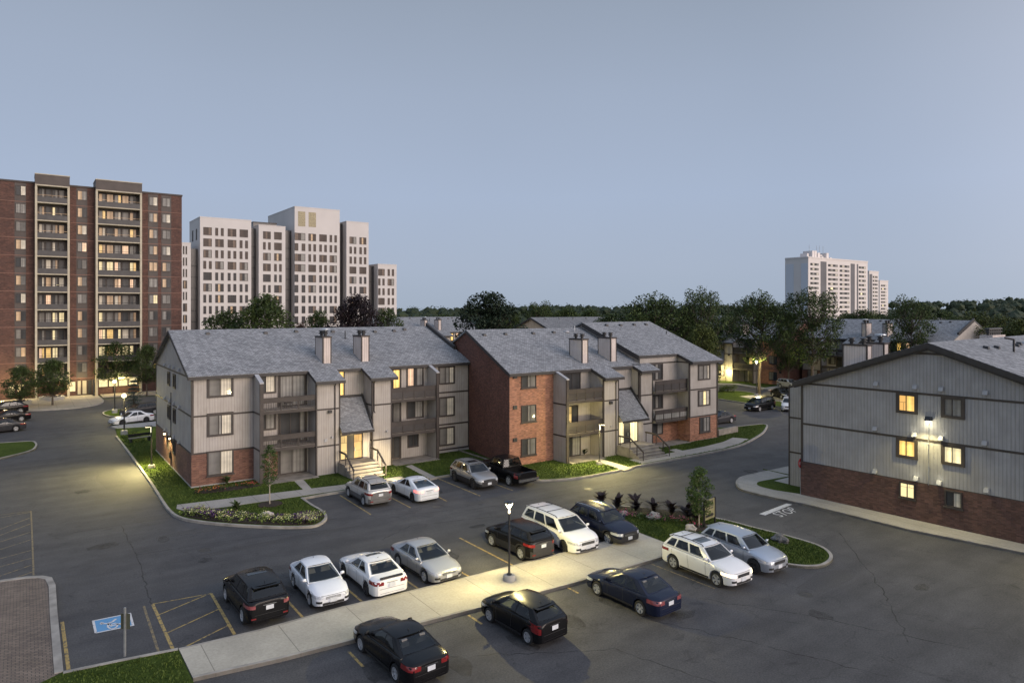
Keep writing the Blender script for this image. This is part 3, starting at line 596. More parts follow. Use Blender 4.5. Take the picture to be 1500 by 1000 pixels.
window(A, 4.95, 0, 6.75, 1.25, 1.5, 'F', (p_dark,p_blind), .15, mull=(.3,)); window(A, 4.95, 0, 3.85, 1.25, 1.45, 'F', (p_dark,p_mid), .15, mull=(.3,)); MB().box(4.7,-.02,0,6.3,-.003,2.5).build('brick_panel', brk_a, A); window(A, 4.75, -.02, .3, .55, 1.9, 'F', (p_c,), .1, mull=())
for z, pm in ((5.62,(p_mid,p_mid)),(2.72,(p_dark,p_dark,p_mid)),(.18,(p_screen,p_mid))): window(A, 6.45, 0, z, 2.1, 2.5 if z > 1 else 2.25, 'F', pm, .09, name='patio_door', mull=(.48,) if len(pm) == 2 else (.4,.8))
window(A, 15.65, 0, 5.67, 1.5, 2.45, 'F', (p_dark,p_y), .1, name='patio_door'); window(A, 15.65, 0, 2.77, 1.5, 2.4, 'F', (p_dark,p_screen), .1, name='patio_door'); window(A, 15.65, 0, .2, 1.5, 2.1, 'F', (p_dark,p_dark), .1, name='patio_door')
window(A, 17.7, 0, 6.45, 1.7, 1.75, 'F', (p_pk,p_dark,p_mid), .12, mull=(.4,.6)); window(A, 17.7, 0, 3.6, 1.7, 1.6, 'F', (p_dark,p_mid), .12); window(A, 17.8, 0, 1.0, 1.1, 1.35, 'F', (p_dark,p_dark), .12)
for z, h, pm in ((6.45,1.7,(p_screen,p_mid,p_blind)),(3.45,1.85,None),(.75,1.75,None)): window(A, 20.95, -.001, z, 1.75, h, 'F', pm, .15, mull=(.5,) if h != 1.7 else (.4,.7))
window(A, 11.15, 0, 6.1, .75, 2.2, 'F', (p_y,), .1, mull=())
for y in (10.25, 7.61):
    for z in (6.86, 4.0, 1.44): window(A, -.001 if z > 3 else -.031, y, z, 1.15, 1.2, 'L', (p_dark,p_dark), .14)
for z in (8.45, 5.5, 2.72):
    for y in (4.6, 7.1, 8.9, 11.3): hood(A, -.01, y, z)
MB().tube((-.08,8.35,.2),(-.08,8.35,6.4),.035).build('conduit', vent_m, A); MB().tube((-.08,8.35,2.4),(-.08,8.9,2.4),.03).cbox(-.15,8.35,.9,.16,.3,.5).build('meter_box', vent_m, A)
chimney(A, 10.3, .8, 8.4, 11.0, dish=True); chimney(A, 13.75, .8, 8.4, 11.0)
roof_vents(A, [(2.6,7.3),(7.4,7.2),(10.2,7.4),(13.6,7.2),(17.8,7.0),(19.9,7.1),(21.2,7.4)], lambda y: rz(y)+.16)
MB().tube((14.2,5.6,rz(5.6)),(14.2,5.6,rz(5.6)+.9),.05).build('vent_pipe', vent_m, A)
entry(A, 10.85, 13.5, 0, (p_r,p_dark,p_or))
# parapet between the two buildings
MB().hexa([(24.1,2.5,rz(2.5)),(24.35,2.5,rz(2.5)),(24.35,yr,zr),(24.1,yr,zr)], [(24.1,2.5,rz(2.5)+.5),(24.35,2.5,rz(2.5)+.5),(24.35,yr,zr+.5),(24.1,yr,zr+.5)]).build('parapet', soff, A)

# ---- front right building: orange brick left half, sided right half with a higher roof
B = thing('apartment_building', 'three-storey walk-up with orange brick corner and dark side wall behind the pickup', 'building', (33.3,46.9,0))
zb, kb_, yb = 11.3, .385, 8.6; r2 = lambda y: zb-kb_*abs(y-yb); sl = lambda y: .14*max(0,y)
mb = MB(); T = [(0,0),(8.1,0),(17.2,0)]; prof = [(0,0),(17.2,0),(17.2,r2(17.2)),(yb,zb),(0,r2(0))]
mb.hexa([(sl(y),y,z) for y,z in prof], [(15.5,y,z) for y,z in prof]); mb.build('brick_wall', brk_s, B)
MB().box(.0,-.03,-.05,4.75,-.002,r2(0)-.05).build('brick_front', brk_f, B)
MB().box(-.03,-.06,-.1,.0,9,.25).build('plinth', conc_d, B); MB().box(0,-.06,-.1,4.75,-.031,.12).build('plinth', conc_d, B)
MB().box(4.75,-.03,0,15.6,-.002,r2(0)-.05).build('wall', sid, B)
z3, k3, y3 = 11.85, .372, 8.2; r3 = lambda y: z3-k3*abs(y-y3)
MB().prismx([(-.02,0),(16.8,0),(16.8,r3(16.8)),(y3,z3),(-.02,r3(0))], 15.6, 25.4).build('wall', sid, B)
MB().prismx([(-1.6,0),(-.02,0),(-.02,r3(0)),(-1.6,r3(-1.6))], 21.1, 25.4).build('wing_wall', sid, B)
MB().box(21.07,-1.63,-.05,25.43,5.,2.55).box(16.4,-.05,0,21.07,-.021,2.5).build('brick_base', brk_f, B)
MB().box(21.05,-1.66,-.1,25.45,2,.15).build('wing_plinth', conc, B)
rf = MB(); gable_roof(rf, 0, 15.55, zb, kb_, yb, -.35, 17.5, xl=lambda y: sl(y)-.2)
for x0, x1, yy in ((8.95,11.3,-2.25),(14.3,16.85,-1.5)):
    ye = -.351 if x0 < 10 else -.03
    rf.hexa([(x0,yy,r2(yy)),(x1,yy,r2(yy)),(x1,ye,r2(ye)),(x0,ye,r2(ye))], [(x0,yy,r2(yy)+.16),(x1,yy,r2(yy)+.16),(x1,ye,r2(ye)+.16),(x0,ye,r2(ye)+.16)])
rf.build('roof', shg, B)
rf = MB(); gable_roof(rf, 15.35, 25.75, z3, k3, y3, -.15, 17.0)
rf.hexa([(20.9,-2.1,r3(-2.1)),(25.75,-2.1,r3(-2.1)),(25.75,-.151,r3(-.15)),(20.9,-.151,r3(-.15))], [(20.9,-2.1,r3(-2.1)+.16),(25.75,-2.1,r3(-2.1)+.16),(25.75,-.151,r3(-.15)+.16),(20.9,-.151,r3(-.15)+.16)]); rf.build('upper_roof', shg, B)
e = MB()
for x0, x1, y, f in ((-.2,8.95,-.35,r2),(11.3,14.3,-.35,r2),(8.95,11.3,-2.25,r2),(14.3,16.85,-1.5,r2),(15.35,20.9,-.15,r3),(20.9,25.75,-2.1,r3)): e.box(x0,y-.035,f(y)-.1,x1,y-.003,f(y)+.13)
def rake(e, xa, ya, xb, yb2, f, dn=.14, w=.03): e.hexa([(xa,ya,f(ya)-dn),(xa+w,ya,f(ya)-dn),(xb+w,yb2,f(yb2)-dn),(xb,yb2,f(yb2)-dn)], [(xa,ya,f(ya)+.13),(xa+w,ya,f(ya)+.13),(xb+w,yb2,f(yb2)+.13),(xb,yb2,f(yb2)+.13)])
rake(e, sl(0)-.235, -.35, sl(yb)-.235, yb, r2); rake(e, 15.31, -.15, 15.31, y3, r3, .3); rake(e, 8.92, -2.25, 8.92, -.35, r2); rake(e, 11.3, -2.25, 11.3, -.35, r2); rake(e, 14.27, -1.5, 14.27, -.35, r2); rake(e, 16.85, -1.5, 16.85, -.05, r2); rake(e, 20.87, -2.1, 20.87, -.15, r3); rake(e, 25.75, -2.1, 25.75, y3, r3)
e.build('roof_edge', soff, B)
fin(B, 4.75, 4.98, -1.8, 7.3, r2(0), (2.35,5.1))
siding_bay(B, 9.1, 11., -1.8, -.03, r2(-1.8), r2(0), (2.35,5.1)); siding_bay(B, 14.45, 16.35, -1.0, -.03, r2(-1.), r2(0), (2.35,5.1)); downspout(B, 10.6, -1.8, r2(-2.2)); downspout(B, 14.6, -1.0, r2(-1.4), 2.7); downspout(B, 25.3, -1.6, r3(-2.))
t = MB()
for x in (20.98, 25.3): t.box(x,-1.65,2.55,x+.13,-1.5,r3(-1.6))
for z in (2.5,5.25): t.box(21.08,-1.635,z,25.42,-1.601,z+.13)
t.box(16.36,-.06,8.0,21.05,-.022,8.13); t.box(21.06,-1.5,8.0,21.099,-.03,8.13)
build_each(t, 'trim_board', trim, B)
for z, pm in ((5.45,1),(2.6,1)): balcony(B, 5., 9.08, -1.72, -.03, z, style=pm, seg=4)
balcony(B, 16.4, 21.05, -1.3, -.03, 5.45, style=1, seg=4); balcony(B, 16.4, 21.05, -1.3, -.03, 2.6, style=2, seg=4)
for z, h in ((6.68,1.35),(3.75,1.45),(.9,1.45)): window(B, 1.2, -.031, z, 1.6, h, 'F', (p_dark,p_mid,p_screen), .08, 1, mull=(.42,.6))
for z in (7.55, 4.95, 2.2): MB().box(.35,-.12,z,.75,-.031,z+.32).build('wall_vent', vent_m, B)
window(B, 5.9, -.03, 5.5, 2.0, 2.2, 'F', (p_dark,p_dark), .09, name='patio_door'); window(B, 5.2, -.03, 2.65, 2.4, 2.1, 'F', (p_or,p_r,p_dark), .09, name='patio_door', mull=(.33,.7)); window(B, 5.9, -.03, .17, 2.0, 2.1, 'F', (p_dark,p_mid), .09, name='patio_door')
MB().box(5.05,-.045,0,5.8,-.031,2.3).build('brick_panel', brk_f, B)
MB().cbox(9.9, -1.93, 4.85, .3, .2, .22).build('wall_light', vent_m, B)
for x, yy in ((10.,-1.85),(15.9,-1.05)): MB().cbox(x, yy, 2.75, .12, .1, .14).build('security_camera', trim_w, B)
window(B, 17.1, -.021, 6.35, 1.75, 1.7, 'F', (p_dark,p_mid,p_dark), .13, mull=(.35,.62)); window(B, 17.1, -.021, 3.5, 1.75, 1.4, 'F', (p_dark,p_mid,p_dark), .13, mull=(.35,.62)); window(B, 17.2, -.051, .95, 1.6, 1.3, 'F', (p_dark,p_mid), .1)
window(B, 22.3, -1.601, 6.2, 1.9, 1.6, 'F', (p_screen,p_mid,p_blind), .15, mull=(.45,.8)); window(B, 22.3, -1.601, 3.55, 1.9, 1.65, 'F', (p_mid,p_rc,p_blind), .15, mull=(.4,.7)); window(B, 22.5, -1.631, .9, 1.65, 1.55, 'F', (p_dark,p_mid,p_mid), .1, 1, mull=(.35,.7))
window(B, 11.05, -.03, 5.9, .8, 1.8, 'F', (p_mid,), .1, mull=())
chimney(B, 8.75, .7, 7.9, 10.55); chimney(B, 12.4, .7, 7.9, 10.6)
roof_vents(B, [(2.2,7.2),(4.7,7.3),(8.1,7.3),(10.8,7.4)], lambda y: r2(y)+.16); roof_vents(B, [(18.,7.2),(20.,7.1),(22.2,7.2),(24.1,7.2)], lambda y: r3(y)+.16)
MB().lathe([(.3,0),(.28,.08),(.18,.16),(.03,.2)], 0, 0, 14).build('skylight_dome', trim_w, B, (12.6,7.5,r2(7.5)+.15)); MB().tube((13.8,7.6,r2(7.6)),(13.8,7.6,r2(7.6)+.75),.05).build('vent_pipe', galv, B)
MB().tube((24.6,4.6,r3(4.6)),(24.6,4.6,r3(4.6)+.5),.05).build('vent_pipe', vent_m, B)
entry(B, 11.05, 14.35, -.03, (p_c,p_dark,p_c), 5.65, 3.2)

# ---- right building: long gable end
D_ = thing('apartment_building', 'grey sided gable end with six windows over brown brick at the right edge', 'building', (45.4,27.73,0), R(2.9))
zd, kd, yd = 11.2, .355, -8.35; r4 = lambda y: zd-kd*abs(y-yd)
MB().prismx([(0,0),(0,r4(0)),(yd,zd),(-16.7,r4(-16.7)),(-16.7,0)], 0, 20).build('wall', sid_g, D_)
MB().box(-.03,-16.73,-.05,20,.03,2.5).build('brick_wall', brk_d, D_)
MB().box(-.05,-16.76,-.1,.0,.05,.12).build('plinth', conc_d, D_)
t = MB(); t.box(-.035,-.12,2.5,.12,.03,8.25)
for z in (2.42,5.17,8.05): t.box(-.026,-16.7,z,-.001,-.12,z+.13)
t.box(-.04,yd-1.3,zd-.62,-.002,yd+1.3,zd-.5); t.v; build_each(t, 'trim_board', trim, D_)
rf = MB(); gable_roof(rf, -.35, 20.3, zd, kd, yd, -17.2, .5); rf.build('roof', shg, D_)
e = MB(); rake(e, -.4, .5, -.4, yd, r4, .2, .05); rake(e, -.4, yd, -.4, -17.2, r4, .2, .05); rake(e, -.3, .4, -.3, yd, lambda y: r4(y)-.2, .12, .22); rake(e, -.3, yd, -.3, -17.1, lambda y: r4(y)-.2, .12, .22); e.build('roof_edge', soff, D_)
f = MB().hexa([(1.8,.0,0),(2.05,.0,0),(2.05,1.95,0),(1.8,1.95,0)], [(1.8,0,r4(0)-.1),(2.05,0,r4(0)-.1),(2.05,1.95,7.45),(1.8,1.95,7.45)]).build('fin_wall', sid_g, D_)
t = MB(); t.box(1.77,1.9,0,2.08,2.0,7.5); t.hexa([(1.76,0,r4(0)-.1),(2.09,0,r4(0)-.1),(2.09,2.02,7.45),(1.76,2.02,7.45)], [(1.76,0,r4(0)),(2.09,0,r4(0)),(2.09,2.02,7.55),(1.76,2.02,7.55)])
for z in (2.6,5.2): t.box(1.775,0,z,1.799,1.9,z+.12)
t.build('fin_trim', trim, f)
LB = 'L'
for y, z, h, pm, tt_ in ((-6.4,6.78,1.32,(p_or,p_y),.2),(-9.0,6.78,1.36,(p_screen,p_mid),.2),(-6.4,3.93,1.28,(p_y,p_y),.2),(-9.0,3.93,1.28,(p_c,p_c),.2)): window(D_, -.001, y, z, 1.28, h, LB, pm, tt_, mull=(.45,))
window(D_, -.031, -6.6, 1.4, .95, 1.0, LB, (p_rc,p_rc), .09, 1); window(D_, -.031, -9.2, 1.4, .95, 1.0, LB, (p_dark,p_blind), .09, 1)
for y, z in ((-5.17,8.4),(-7.53,8.4),(-9.,8.4),(-11.34,8.4),(-5.1,5.45),(-7.5,5.4),(-9.0,5.4),(-11.3,5.45),(-5.1,2.65),(-7.6,2.65),(-8.9,2.65),(-11.4,2.7)): hood(D_, -.01, y, z)
MB().tube((-.06,-8.3,2.5),(-.06,-8.3,6.5),.025).build('conduit', galv, D_)
wl = MB().hexa([(-.38,-8.5,6.5),(-.03,-8.5,6.5),(-.03,-8.16,6.5),(-.38,-8.16,6.5)], [(-.2,-8.5,6.75),(-.03,-8.5,6.75),(-.03,-8.16,6.75),(-.2,-8.16,6.75)]).build('wall_light', vent_m, D_)
MB().box(-.33,-8.44,6.44,-.06,-8.22,6.498).build('lamp_glass', glow('lamp_glow_white', (1,.92,.65), 10), wl)
chimney(D_, 4.65, -2.5, 8, 10.7); chimney(D_, 7.45, -2.5, 8, 10.75, dish=True)
roof_vents(D_, [(5.2,-9.8),(6.9,-9.9),(11,-9.9),(12.3,-9.7),(16,-9.8)], lambda y: r4(y)+.16); MB().lathe([(.45,0),(.42,.12),(.25,.24),(.03,.28)], 0, 0, 14).build('skylight_dome', trim_w, D_, (13.8,-9.8,r4(-9.8)+.15))
MB().tube((7.8,-10.6,r4(-10.6)),(7.8,-10.6,r4(-10.6)+1.0),.07).tube((7.8,-10.6,r4(-10.6)+1.0),(7.4,-10.2,r4(-10.6)+1.1),.07).build('vent_pipe', vent_m, D_)
q = MB()
for i in range(6): q.lathe([(.13,0),(.13,.2),(.24,.21),(.24,.32),(.14,.33),(.14,.45),(.26,.46),(.24,.56),(.03,.58)], 17.3+i*.5, -6.3, 10)
q.build('flue', vent_m, D_, (0,0,r4(-6.3)+.85)); MB().box(17,-6.7,r4(-6.3)-.2,20,-5.8,r4(-6.3)+.85).build('chimney', chim_s, D_)
# ------------------------------------------------------------ other buildings
def onY(px, Y): t = (px-750)/1000; d = Y/(CS-t*SN); return t*d*CS+d*SN
def onX(px, X): t = (px-750)/1000; d = X/(t*CS+SN); return -t*d*SN+d*CS
def nx(px, Y, y):                           # height of image row y on the plane Y
    t = (px-750)/1000; d = Y/(CS-t*SN); return CH-(y-HOR)*d/1000
clone(A, (114, 69.5, 0), -pi/2, 'sided walk-up behind big trees with two chimneys, right of the dark brick wall')
o = clone(B, (108, 69.4, 0), -pi/2, 'walk-up half hidden by tall trees with a wall lamp by its entry'); o.scale = (-1, 1, 1)
for p, d, l in ((560, 142, 'distant grey roof with chimneys between the white complex and the dark round tree'), (1040, 168, 'distant grey roof behind the trees right of the front building')):
    x, y = FAR(p, d); clone(A, (x, y, 0), 0, l)
def house(px, d, zpk, L, mat, label, rz=0, depth=16.6, chim=0, kk=.37):
    x, y = FAR(px, d); h = thing('apartment_house', label, 'building', (x, y, 0), rz); w = depth/2; r = lambda q: zpk-kk*abs(q)
    MB().prismx([(-w,0),(w,0),(w,r(w)),(0,zpk),(-w,r(-w))], 0, L).build('wall', mat, h)
    m = MB(); gable_roof(m, -.4, L+.4, zpk, kk, 0, -w-.4, w+.4); m.build('roof', shg_far, h)
    e = MB(); rake(e, -.45, -w-.4, -.45, 0, r, .25, .06); rake(e, -.45, 0, -.45, w+.4, r, .25, .06); e.box(-.05,-w,zpk-kk*w-.05,-.002,w,zpk-kk*w+.08); e.build('roof_edge', trim, h)
    for i in range(chim): chimney(h, 8+i*4, -w+2, zpk-kk*(w-2)-.3, zpk-.3)
    roof_vents(h, [(3+4*i,-1.) for i in range(int(L/4))], lambda q: r(q)+.16)
    for i in range(3):
        for z in (.9,3.7,6.5): window(h, 2+i*6.5, -w, z, 1.8, 1.5, 'F', (p_screen,p_blind))
    return h
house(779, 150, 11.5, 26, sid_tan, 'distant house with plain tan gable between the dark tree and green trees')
house(903, 190, 11.2, 26, sid_far, 'distant grey roof with small pale gable right of the tan one')
house(1310, 150, 11.2, 30, sid_far, 'distant blue-grey roof behind the spreading tree, left of the broad yellow-green tree', chim=2)
house(985, 150, 11.3, 30, sid_far, 'grey roofed block behind the young trees next to the front building', chim=2)
# ---- brick tower with two balcony stacks
YT = 125.2; T = thing('apartment_tower', 'tall red-brown brick tower with two stacks of dark balconies at the left edge', 'tower', (0, YT, 0))
MB().box(-24, 0, 0, 21.6, 18, 32.3).build('brick_wall', brk_t, T)
lg = MB()
for k in range(11): z = 32.1-2.67*(k+1); lg.box(-24.02,-.05,z-.03,1.2,-.001,z+.06); lg.box(5.9,-.05,z-.03,9.0,-.001,z+.06); lg.box(15.7,-.05,z-.03,21.64,-.001,z+.06)
build_each(lg, 'brick_ledge', M('pale_brick_ledge', (.20,.11,.085), .8), T); MB().box(-24.1,-.12,32.3,21.7,18.1,32.55).build('coping', trim, T)
spand = M('spandrel_panel', (.062,.05,.045), .6, .2, .8); cream = M('cream_slab_paint', (.42,.38,.29), .7, .12, 1.5); balc = M('dark_balcony_panel', (.04,.039,.041), .5, .3, 1.2); tan_glow = curtain('sunset_glow_tan', (.42,.31,.20), .10, (1., .62, .36), 9.)  # tan panes paint a sunset reflection, with a faint glow
rt = random.Random(3); p_cd = curtain('dim_lit_blind', (.4,.36,.25), .55, (1.,.80,.42), 12.); p_or2 = room('dim_lit_room', (1.,.62,.2), .75, .3)
def wm2(lit=.06):
    r = rt.random(); return (p_cd if r < lit*.6 else p_or2) if r < lit else p_pk if r < lit*1.3 else rt.choice((tan_glow, p_blind, p_screen, p_mid, p_dark, p_dark, p_screen))
for a, b in ((22.5,37),(113,126.8),(218,230.3),(237.2,249.8)):
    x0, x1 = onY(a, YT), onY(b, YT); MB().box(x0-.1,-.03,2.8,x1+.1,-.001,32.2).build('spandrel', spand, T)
    for k in range(11): window(T, x0+.03, -.031, 30.35-2.67*k, 1.26, 1.45, 'F', (rt.choice((p_screen,p_dark,p_mid,tan_glow)), wm2(.08)), .06)
for a, b, n in ((51,101.3,4),(139,206,5)):
    x0, x1 = onY(a, YT), onY(b, YT); st = MB()
    for xx in (x0, x1-.28): st.box(xx,-1.65,0,xx+.28,-.001,32.0)
    st.build('balcony_side_slab', cream, T); MB().box(x0,-1.7,32.0,x1,3,33.5).build('roof_fascia', spand, T); MB().box(x0-.04,-1.75,33.5,x1+.04,3.05,33.62).box(x0,-1.72,31.82,x1,0,31.998).build('fascia_edge', cream, T)
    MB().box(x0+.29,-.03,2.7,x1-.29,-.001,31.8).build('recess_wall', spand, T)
    for k in range(11):
        z = 29.43-2.67*k; b_ = MB().box(x0+.281,-1.6,z-.16,x1-.281,-.031,z).build('balcony', cream, T); MB().box(x0+.281,-1.62,z+.001,x1-.281,-1.56,z+.78).build('parapet', balc, b_)
        ra = MB().tube((x0+.29,-1.6,z+1.05),(x1-.29,-1.6,z+1.05),.03,n=5)
        for i in range(1, 4): q = x0+(x1-x0)*i/4; ra.tube((q,-1.6,z+.78),(q,-1.6,z+1.05),.02,n=4)
        ra.build('rail', tan_glow if k < 3 else steel_blk, b_)  # top rails carry the same painted sunset glow
        w = (x1-x0-1.0)/n
        for i in range(n):
            if k == 10 and n == 5: continue
            lit = {(4,5):.5,(5,5):.3,(7,5):.25,(8,5):.4,(9,5):.6,(8,4):.4,(9,4):.4}.get((k,n), .07)
            window(T, x0+.5+w*i, -.031, z+.55, w-.12, 1.65, 'F', (wm2(lit),wm2(lit)) if i % 2 == 0 else (wm2(lit),), .06, mull=(.55,) if i % 2 == 0 else ())
x0, x1 = onY(142, YT), onY(204, YT)
for i in range(4): window(T, x0+.2+i*(x1-x0-.4)/4, -.06, 1.15, (x1-x0-.5)/4-.05, 1.5, 'F', (p_rc,), .06, mull=())
MB().box(x0-.1,-.6,0,x1+.1,-.035,1.1).build('lobby_low_wall', brk_d, T)
MB().box(x0-.3,-1.9,2.5,x1+.4,-.04,2.72).build('entrance_canopy', cream, T)
for a, b, m in ((101.5,111,p_rc),(113,119,cream),(120,127.5,cream),(128.5,134.5,p_dark),(12,22,p_rc),(25,36,p_c)):
    xa, xb = onY(a, YT), onY(b, YT); window(T, xa, -.032, .2 if a > 110 else .7, xb-xa, 2.2 if a > 110 else 1.6, 'F', (m,), .07, mull=())
MB().lathe([(.16,0),(.16,2.6),(.05,2.7)], onY(135.5, YT), -2.4, 10).build('entrance_post', steel_blk, T)
# ---- white concrete complex beyond the tower, one building for each volume
white = M('white_concrete', (.54,.515,.50), .8, .06, .15); wgap = M('dark_curtain_wall', (.030,.029,.033), .3, .25, .3); pbr = curtain('bronze_glass', (.060,.043,.036), pl=3., coat=.08); p_dk2 = curtain('far_dark_glass', (.03,.03,.034), pl=3., coat=.08); p_br2 = curtain('brown_curtain', (.15,.11,.085), pl=9., coat=.08); louv = M('louvre', (.30,.26,.16), .6, .3, 3.)
YW = 194.2; rw = random.Random(5)
def volume(px0, px1, ytop, slots, y1, n, label, side=14., first='', cap=False):
    x0, x1 = onY(px0, YW), onY(px1, YW); zt = nx((px0+px1)/2, YW, ytop); v = thing('concrete_apartment_block', label, 'building', (x0, YW, 0)); w = x1-x0
    MB().box(0,0,0,w,side,zt).build('wall', white, v); MB().box(-.05,-.05,zt,w+.05,side+.05,zt+.25).build('coping', white, v)
    zz = nx((px0+px1)/2, YW, y1)
    for r in range(n):
        z = zz-2.98*r
        if z < .5: break
        for s0, s1 in slots:
            a, b = onY(s0, YW)-x0, onY(s1, YW)-x0; gm = pbr if r < 4 else p_dk2
            if rw.random() < .5: window(v, a, -.001, z, b-a, 2.1, 'F', rw.choice(((gm,p_br2,gm),(gm,gm,p_br2),(p_br2,gm,p_mid),(gm,tan_glow,gm),(gm,gm,gm))), .1, mull=(.3,.6), name='wide_window')
            else:
                q = (b-a)*.34; window(v, a, -.001, z, q, 2.1, 'F', (gm,), .09, mull=(), rail=1); window(v, b-q, -.001, z, q, 2.1, 'F', (gm if rw.random() < .97 else p_c,), .09, mull=(), rail=1)
    return v, x0, x1, zt
Z = lambda u: 250+u*.23333
volume(250, 279.5, 356, [(268,274)], 372, 10, 'lowest white concrete block seen just right of the brick tower')
v1 = volume(293, 368, 321, [(Z(205),Z(258)),(Z(280),Z(333)),(Z(358),Z(412)),(Z(433),Z(485))], 346, 11, 'broad white concrete block with four window bays, left of the complex')
for y in (5., 10.): window(v1[0], -.001, y, 32, 1.3, 3, 'L', (pbr,), .1, mull=())
volume(379, 418, 331.5, [(Z(580),Z(628)),(Z(650),Z(697))], 350.5, 11, 'narrow white concrete block with two window bays left of the tallest block')
v3 = volume(431.6, 497.6, 306, [(Z(778),Z(845)),(Z(865),Z(912)),(Z(933),Z(980)),(Z(998),Z(1043))], 353.5, 10, 'tallest white concrete block, with two yellowish louvres near its top', 26.)
for a, b in ((Z(800),Z(845)),(Z(866),Z(912))): MB().box(onY(a,YW)-v3[1],-.05,nx(450,YW,332),onY(b,YW)-v3[1],-.001,nx(450,YW,310.5)).build('louvre', louv, v3[0])
volume(507.5, 540, 326, [(Z(1123),Z(1165)),(Z(1185),Z(1228))], 357.5, 11, 'white concrete block with two window bays right of the tallest block')
volume(553.5, 581, 388, [(Z(1303),Z(1343)),(Z(1362),Z(1402))], 404, 6, 'lower white concrete block at the right end of the complex')
for a, b, y, nm in ((279.5,293,363,'leftmost'),(368,379,333,'left'),(418,431.6,336,'middle'),(497.6,507.5,326,'right'),(541,553.5,389,'rightmost')):
    x0, x1 = onY(a, YW), onY(b, YW); g = thing('glazed_link', 'dark glazed stair link standing '+{'leftmost':'between the lowest and the broad white blocks','left':'right of the broad white block','middle':'against the left side of the tallest white block','right':'against the right side of the tallest white block','rightmost':'left of the lower end block of the white complex'}[nm], 'stair tower', (x0, YW+3, 0)); zt = nx((a+b)/2, YW, y)
    MB().box(.02,0,0,x1-x0-.02,8,zt).build('glazing', wgap, g); m = MB()
    for k in range(int((zt-2)/2.98)): m.box(.03,-.06,1+k*2.98,x1-x0-.03,-.001,1.25+k*2.98)
    m.build('floor_band', p_dark, g)
x0 = onY(371, YW+6); pb = thing('rooftop_plant_room', 'dark plant room box on the roof between the two left white blocks', 'plant room', (x0, YW+6, 0)); MB().box(0,0,30,6.5,6,38).build('wall', wgap, pb); MB().box(-.1,-.1,38,6.6,6.1,38.3).build('coping', trim, pb)
# ---- far white tower on the right
pale = M('pale_concrete', (.64,.60,.58), .8, .05, .05); greyb = M('grey_recess', (.12,.12,.13), .7, .15, .1)
Yf = FAR(1185, 395)[1]
def slab(px0, px1, ytop, yofs, cols, label, side=18., grey=(), zlow=0):
    Yp = Yf+yofs; x0, x1 = onY(px0, Yp), onY(px1, Yp); zt = nx((px0+px1)/2, Yp, ytop); v = thing('high_rise_tower', label, 'tower', (x0, Yp, 0)); MB().box(0,0,0,x1-x0,side,zt).build('wall', pale, v); MB().box(-.2,-.2,zt,x1-x0+.2,side,zt+.8).build('coping', pale, v)
    for a, b in grey: MB().box(onY(a,Yp)-x0,-.1,0,onY(b,Yp)-x0,-.002,zt-1.5).build('balcony_recess', greyb, v)
    n = 0
    for r in range(int((zt-4)/2.75)):
        z = zt-4.2-2.75*r
        if z < 6: break
        for a, b in cols:
            xa, xb = onY(a, Yp)-x0, onY(b, Yp)-x0; q = rw.random(); window(v, xa, -.001, z, xb-xa, 1.35, 'F', (p_dark, p_c if q < .05 else p_blind if q < .5 else p_mid, p_dark, p_blind if q > .6 else p_mid), .12, mull=(.25,.5,.75))
    return v, x0, Yp, zt
SD = onX(1150, onY(1184, Yf))-Yf
s1 = slab(1184, 1271, 381, 0, [(1187,1199),(1213,1227),(1230,1244),(1258,1268)], 'far white high-rise with banded windows, tallest and widest of the group', SD, [(1202,1210.5),(1246,1252),(1255,1257)])
for a, b in ((SD*.02, SD*.3), (SD*.62, SD*.97)): MB().box(-.12,a,0,-.002,b,s1[3]-3).build('blank_panel', M('pale_panel', (.55,.58,.64), .7, .04), s1[0])  # panel colour paler and bluer to stand for light on the side face
rp_ = MB(); rr = random.Random(9)
for i in range(9): q = 8+i*3.0; h = rr.uniform(1.5,5.5); rp_.box(q,4+rr.uniform(0,4),s1[3],q+rr.uniform(1.5,2.9),10,s1[3]+h)
rp_.build('rooftop_plant', pale, s1[0])
ms_ = MB()
for q in (11, 19, 22, 26): ms_.tube((q,6,s1[3]),(q,6,s1[3]+8.5),.12,n=5)
ms_.build('rooftop_mast', galv, s1[0])
slab(1273, 1287, 398.5, 30, [(1278.5,1285.5)], 'far white high-rise set behind and right of the widest one', 30., [(1273.5,1277.5)])
slab(1288.5, 1301, 412, 60, [(1290.5,1298)], 'lowest far white high-rise at the right end of the group', 30.)
# ------------------------------------------------------------ vegetation
def leafmat(name, lo, hi, sc=.7):
    m, n, b, l = NM(name); oi = nd(n, 'ObjectInfo'); f = noise(n, sc, 4., rough=.7); g = noise(n, 6., 2.)
    c = ramp(n, f, [(.32, lo), (.68, hi)]); c = mul(n, c, ramp(n, g, [(.3, (.6,.62,.6)), (.7, (1.35,1.3,1.2))])); l(c, b.inputs['Base Color']); b.inputs['Roughness'].default_value = .7; b.inputs['Specular IOR Level'].default_value = .25
    b.inputs['Subsurface Weight'].default_value = 0; return m
lf_g = leafmat('green_leaves', (.024,.042,.013), (.066,.098,.028)); lf_d = leafmat('dark_needles', (.010,.020,.012), (.024,.040,.020)); lf_p = leafmat('purple_leaves', (.012,.009,.012), (.028,.018,.022)); lf_y = leafmat('yellow_green_leaves', (.040,.055,.012), (.075,.095,.022))
lf_b = leafmat('blue_spruce_needles', (.03,.05,.045), (.06,.09,.085)); lf_r = leafmat('red_brown_leaves', (.035,.018,.012), (.075,.035,.02)); lf_f = leafmat('far_canopy', (.012,.021,.010), (.034,.050,.022), .06); lf_n = leafmat('fresh_leaves', (.03,.06,.015), (.06,.10,.025), 2.)
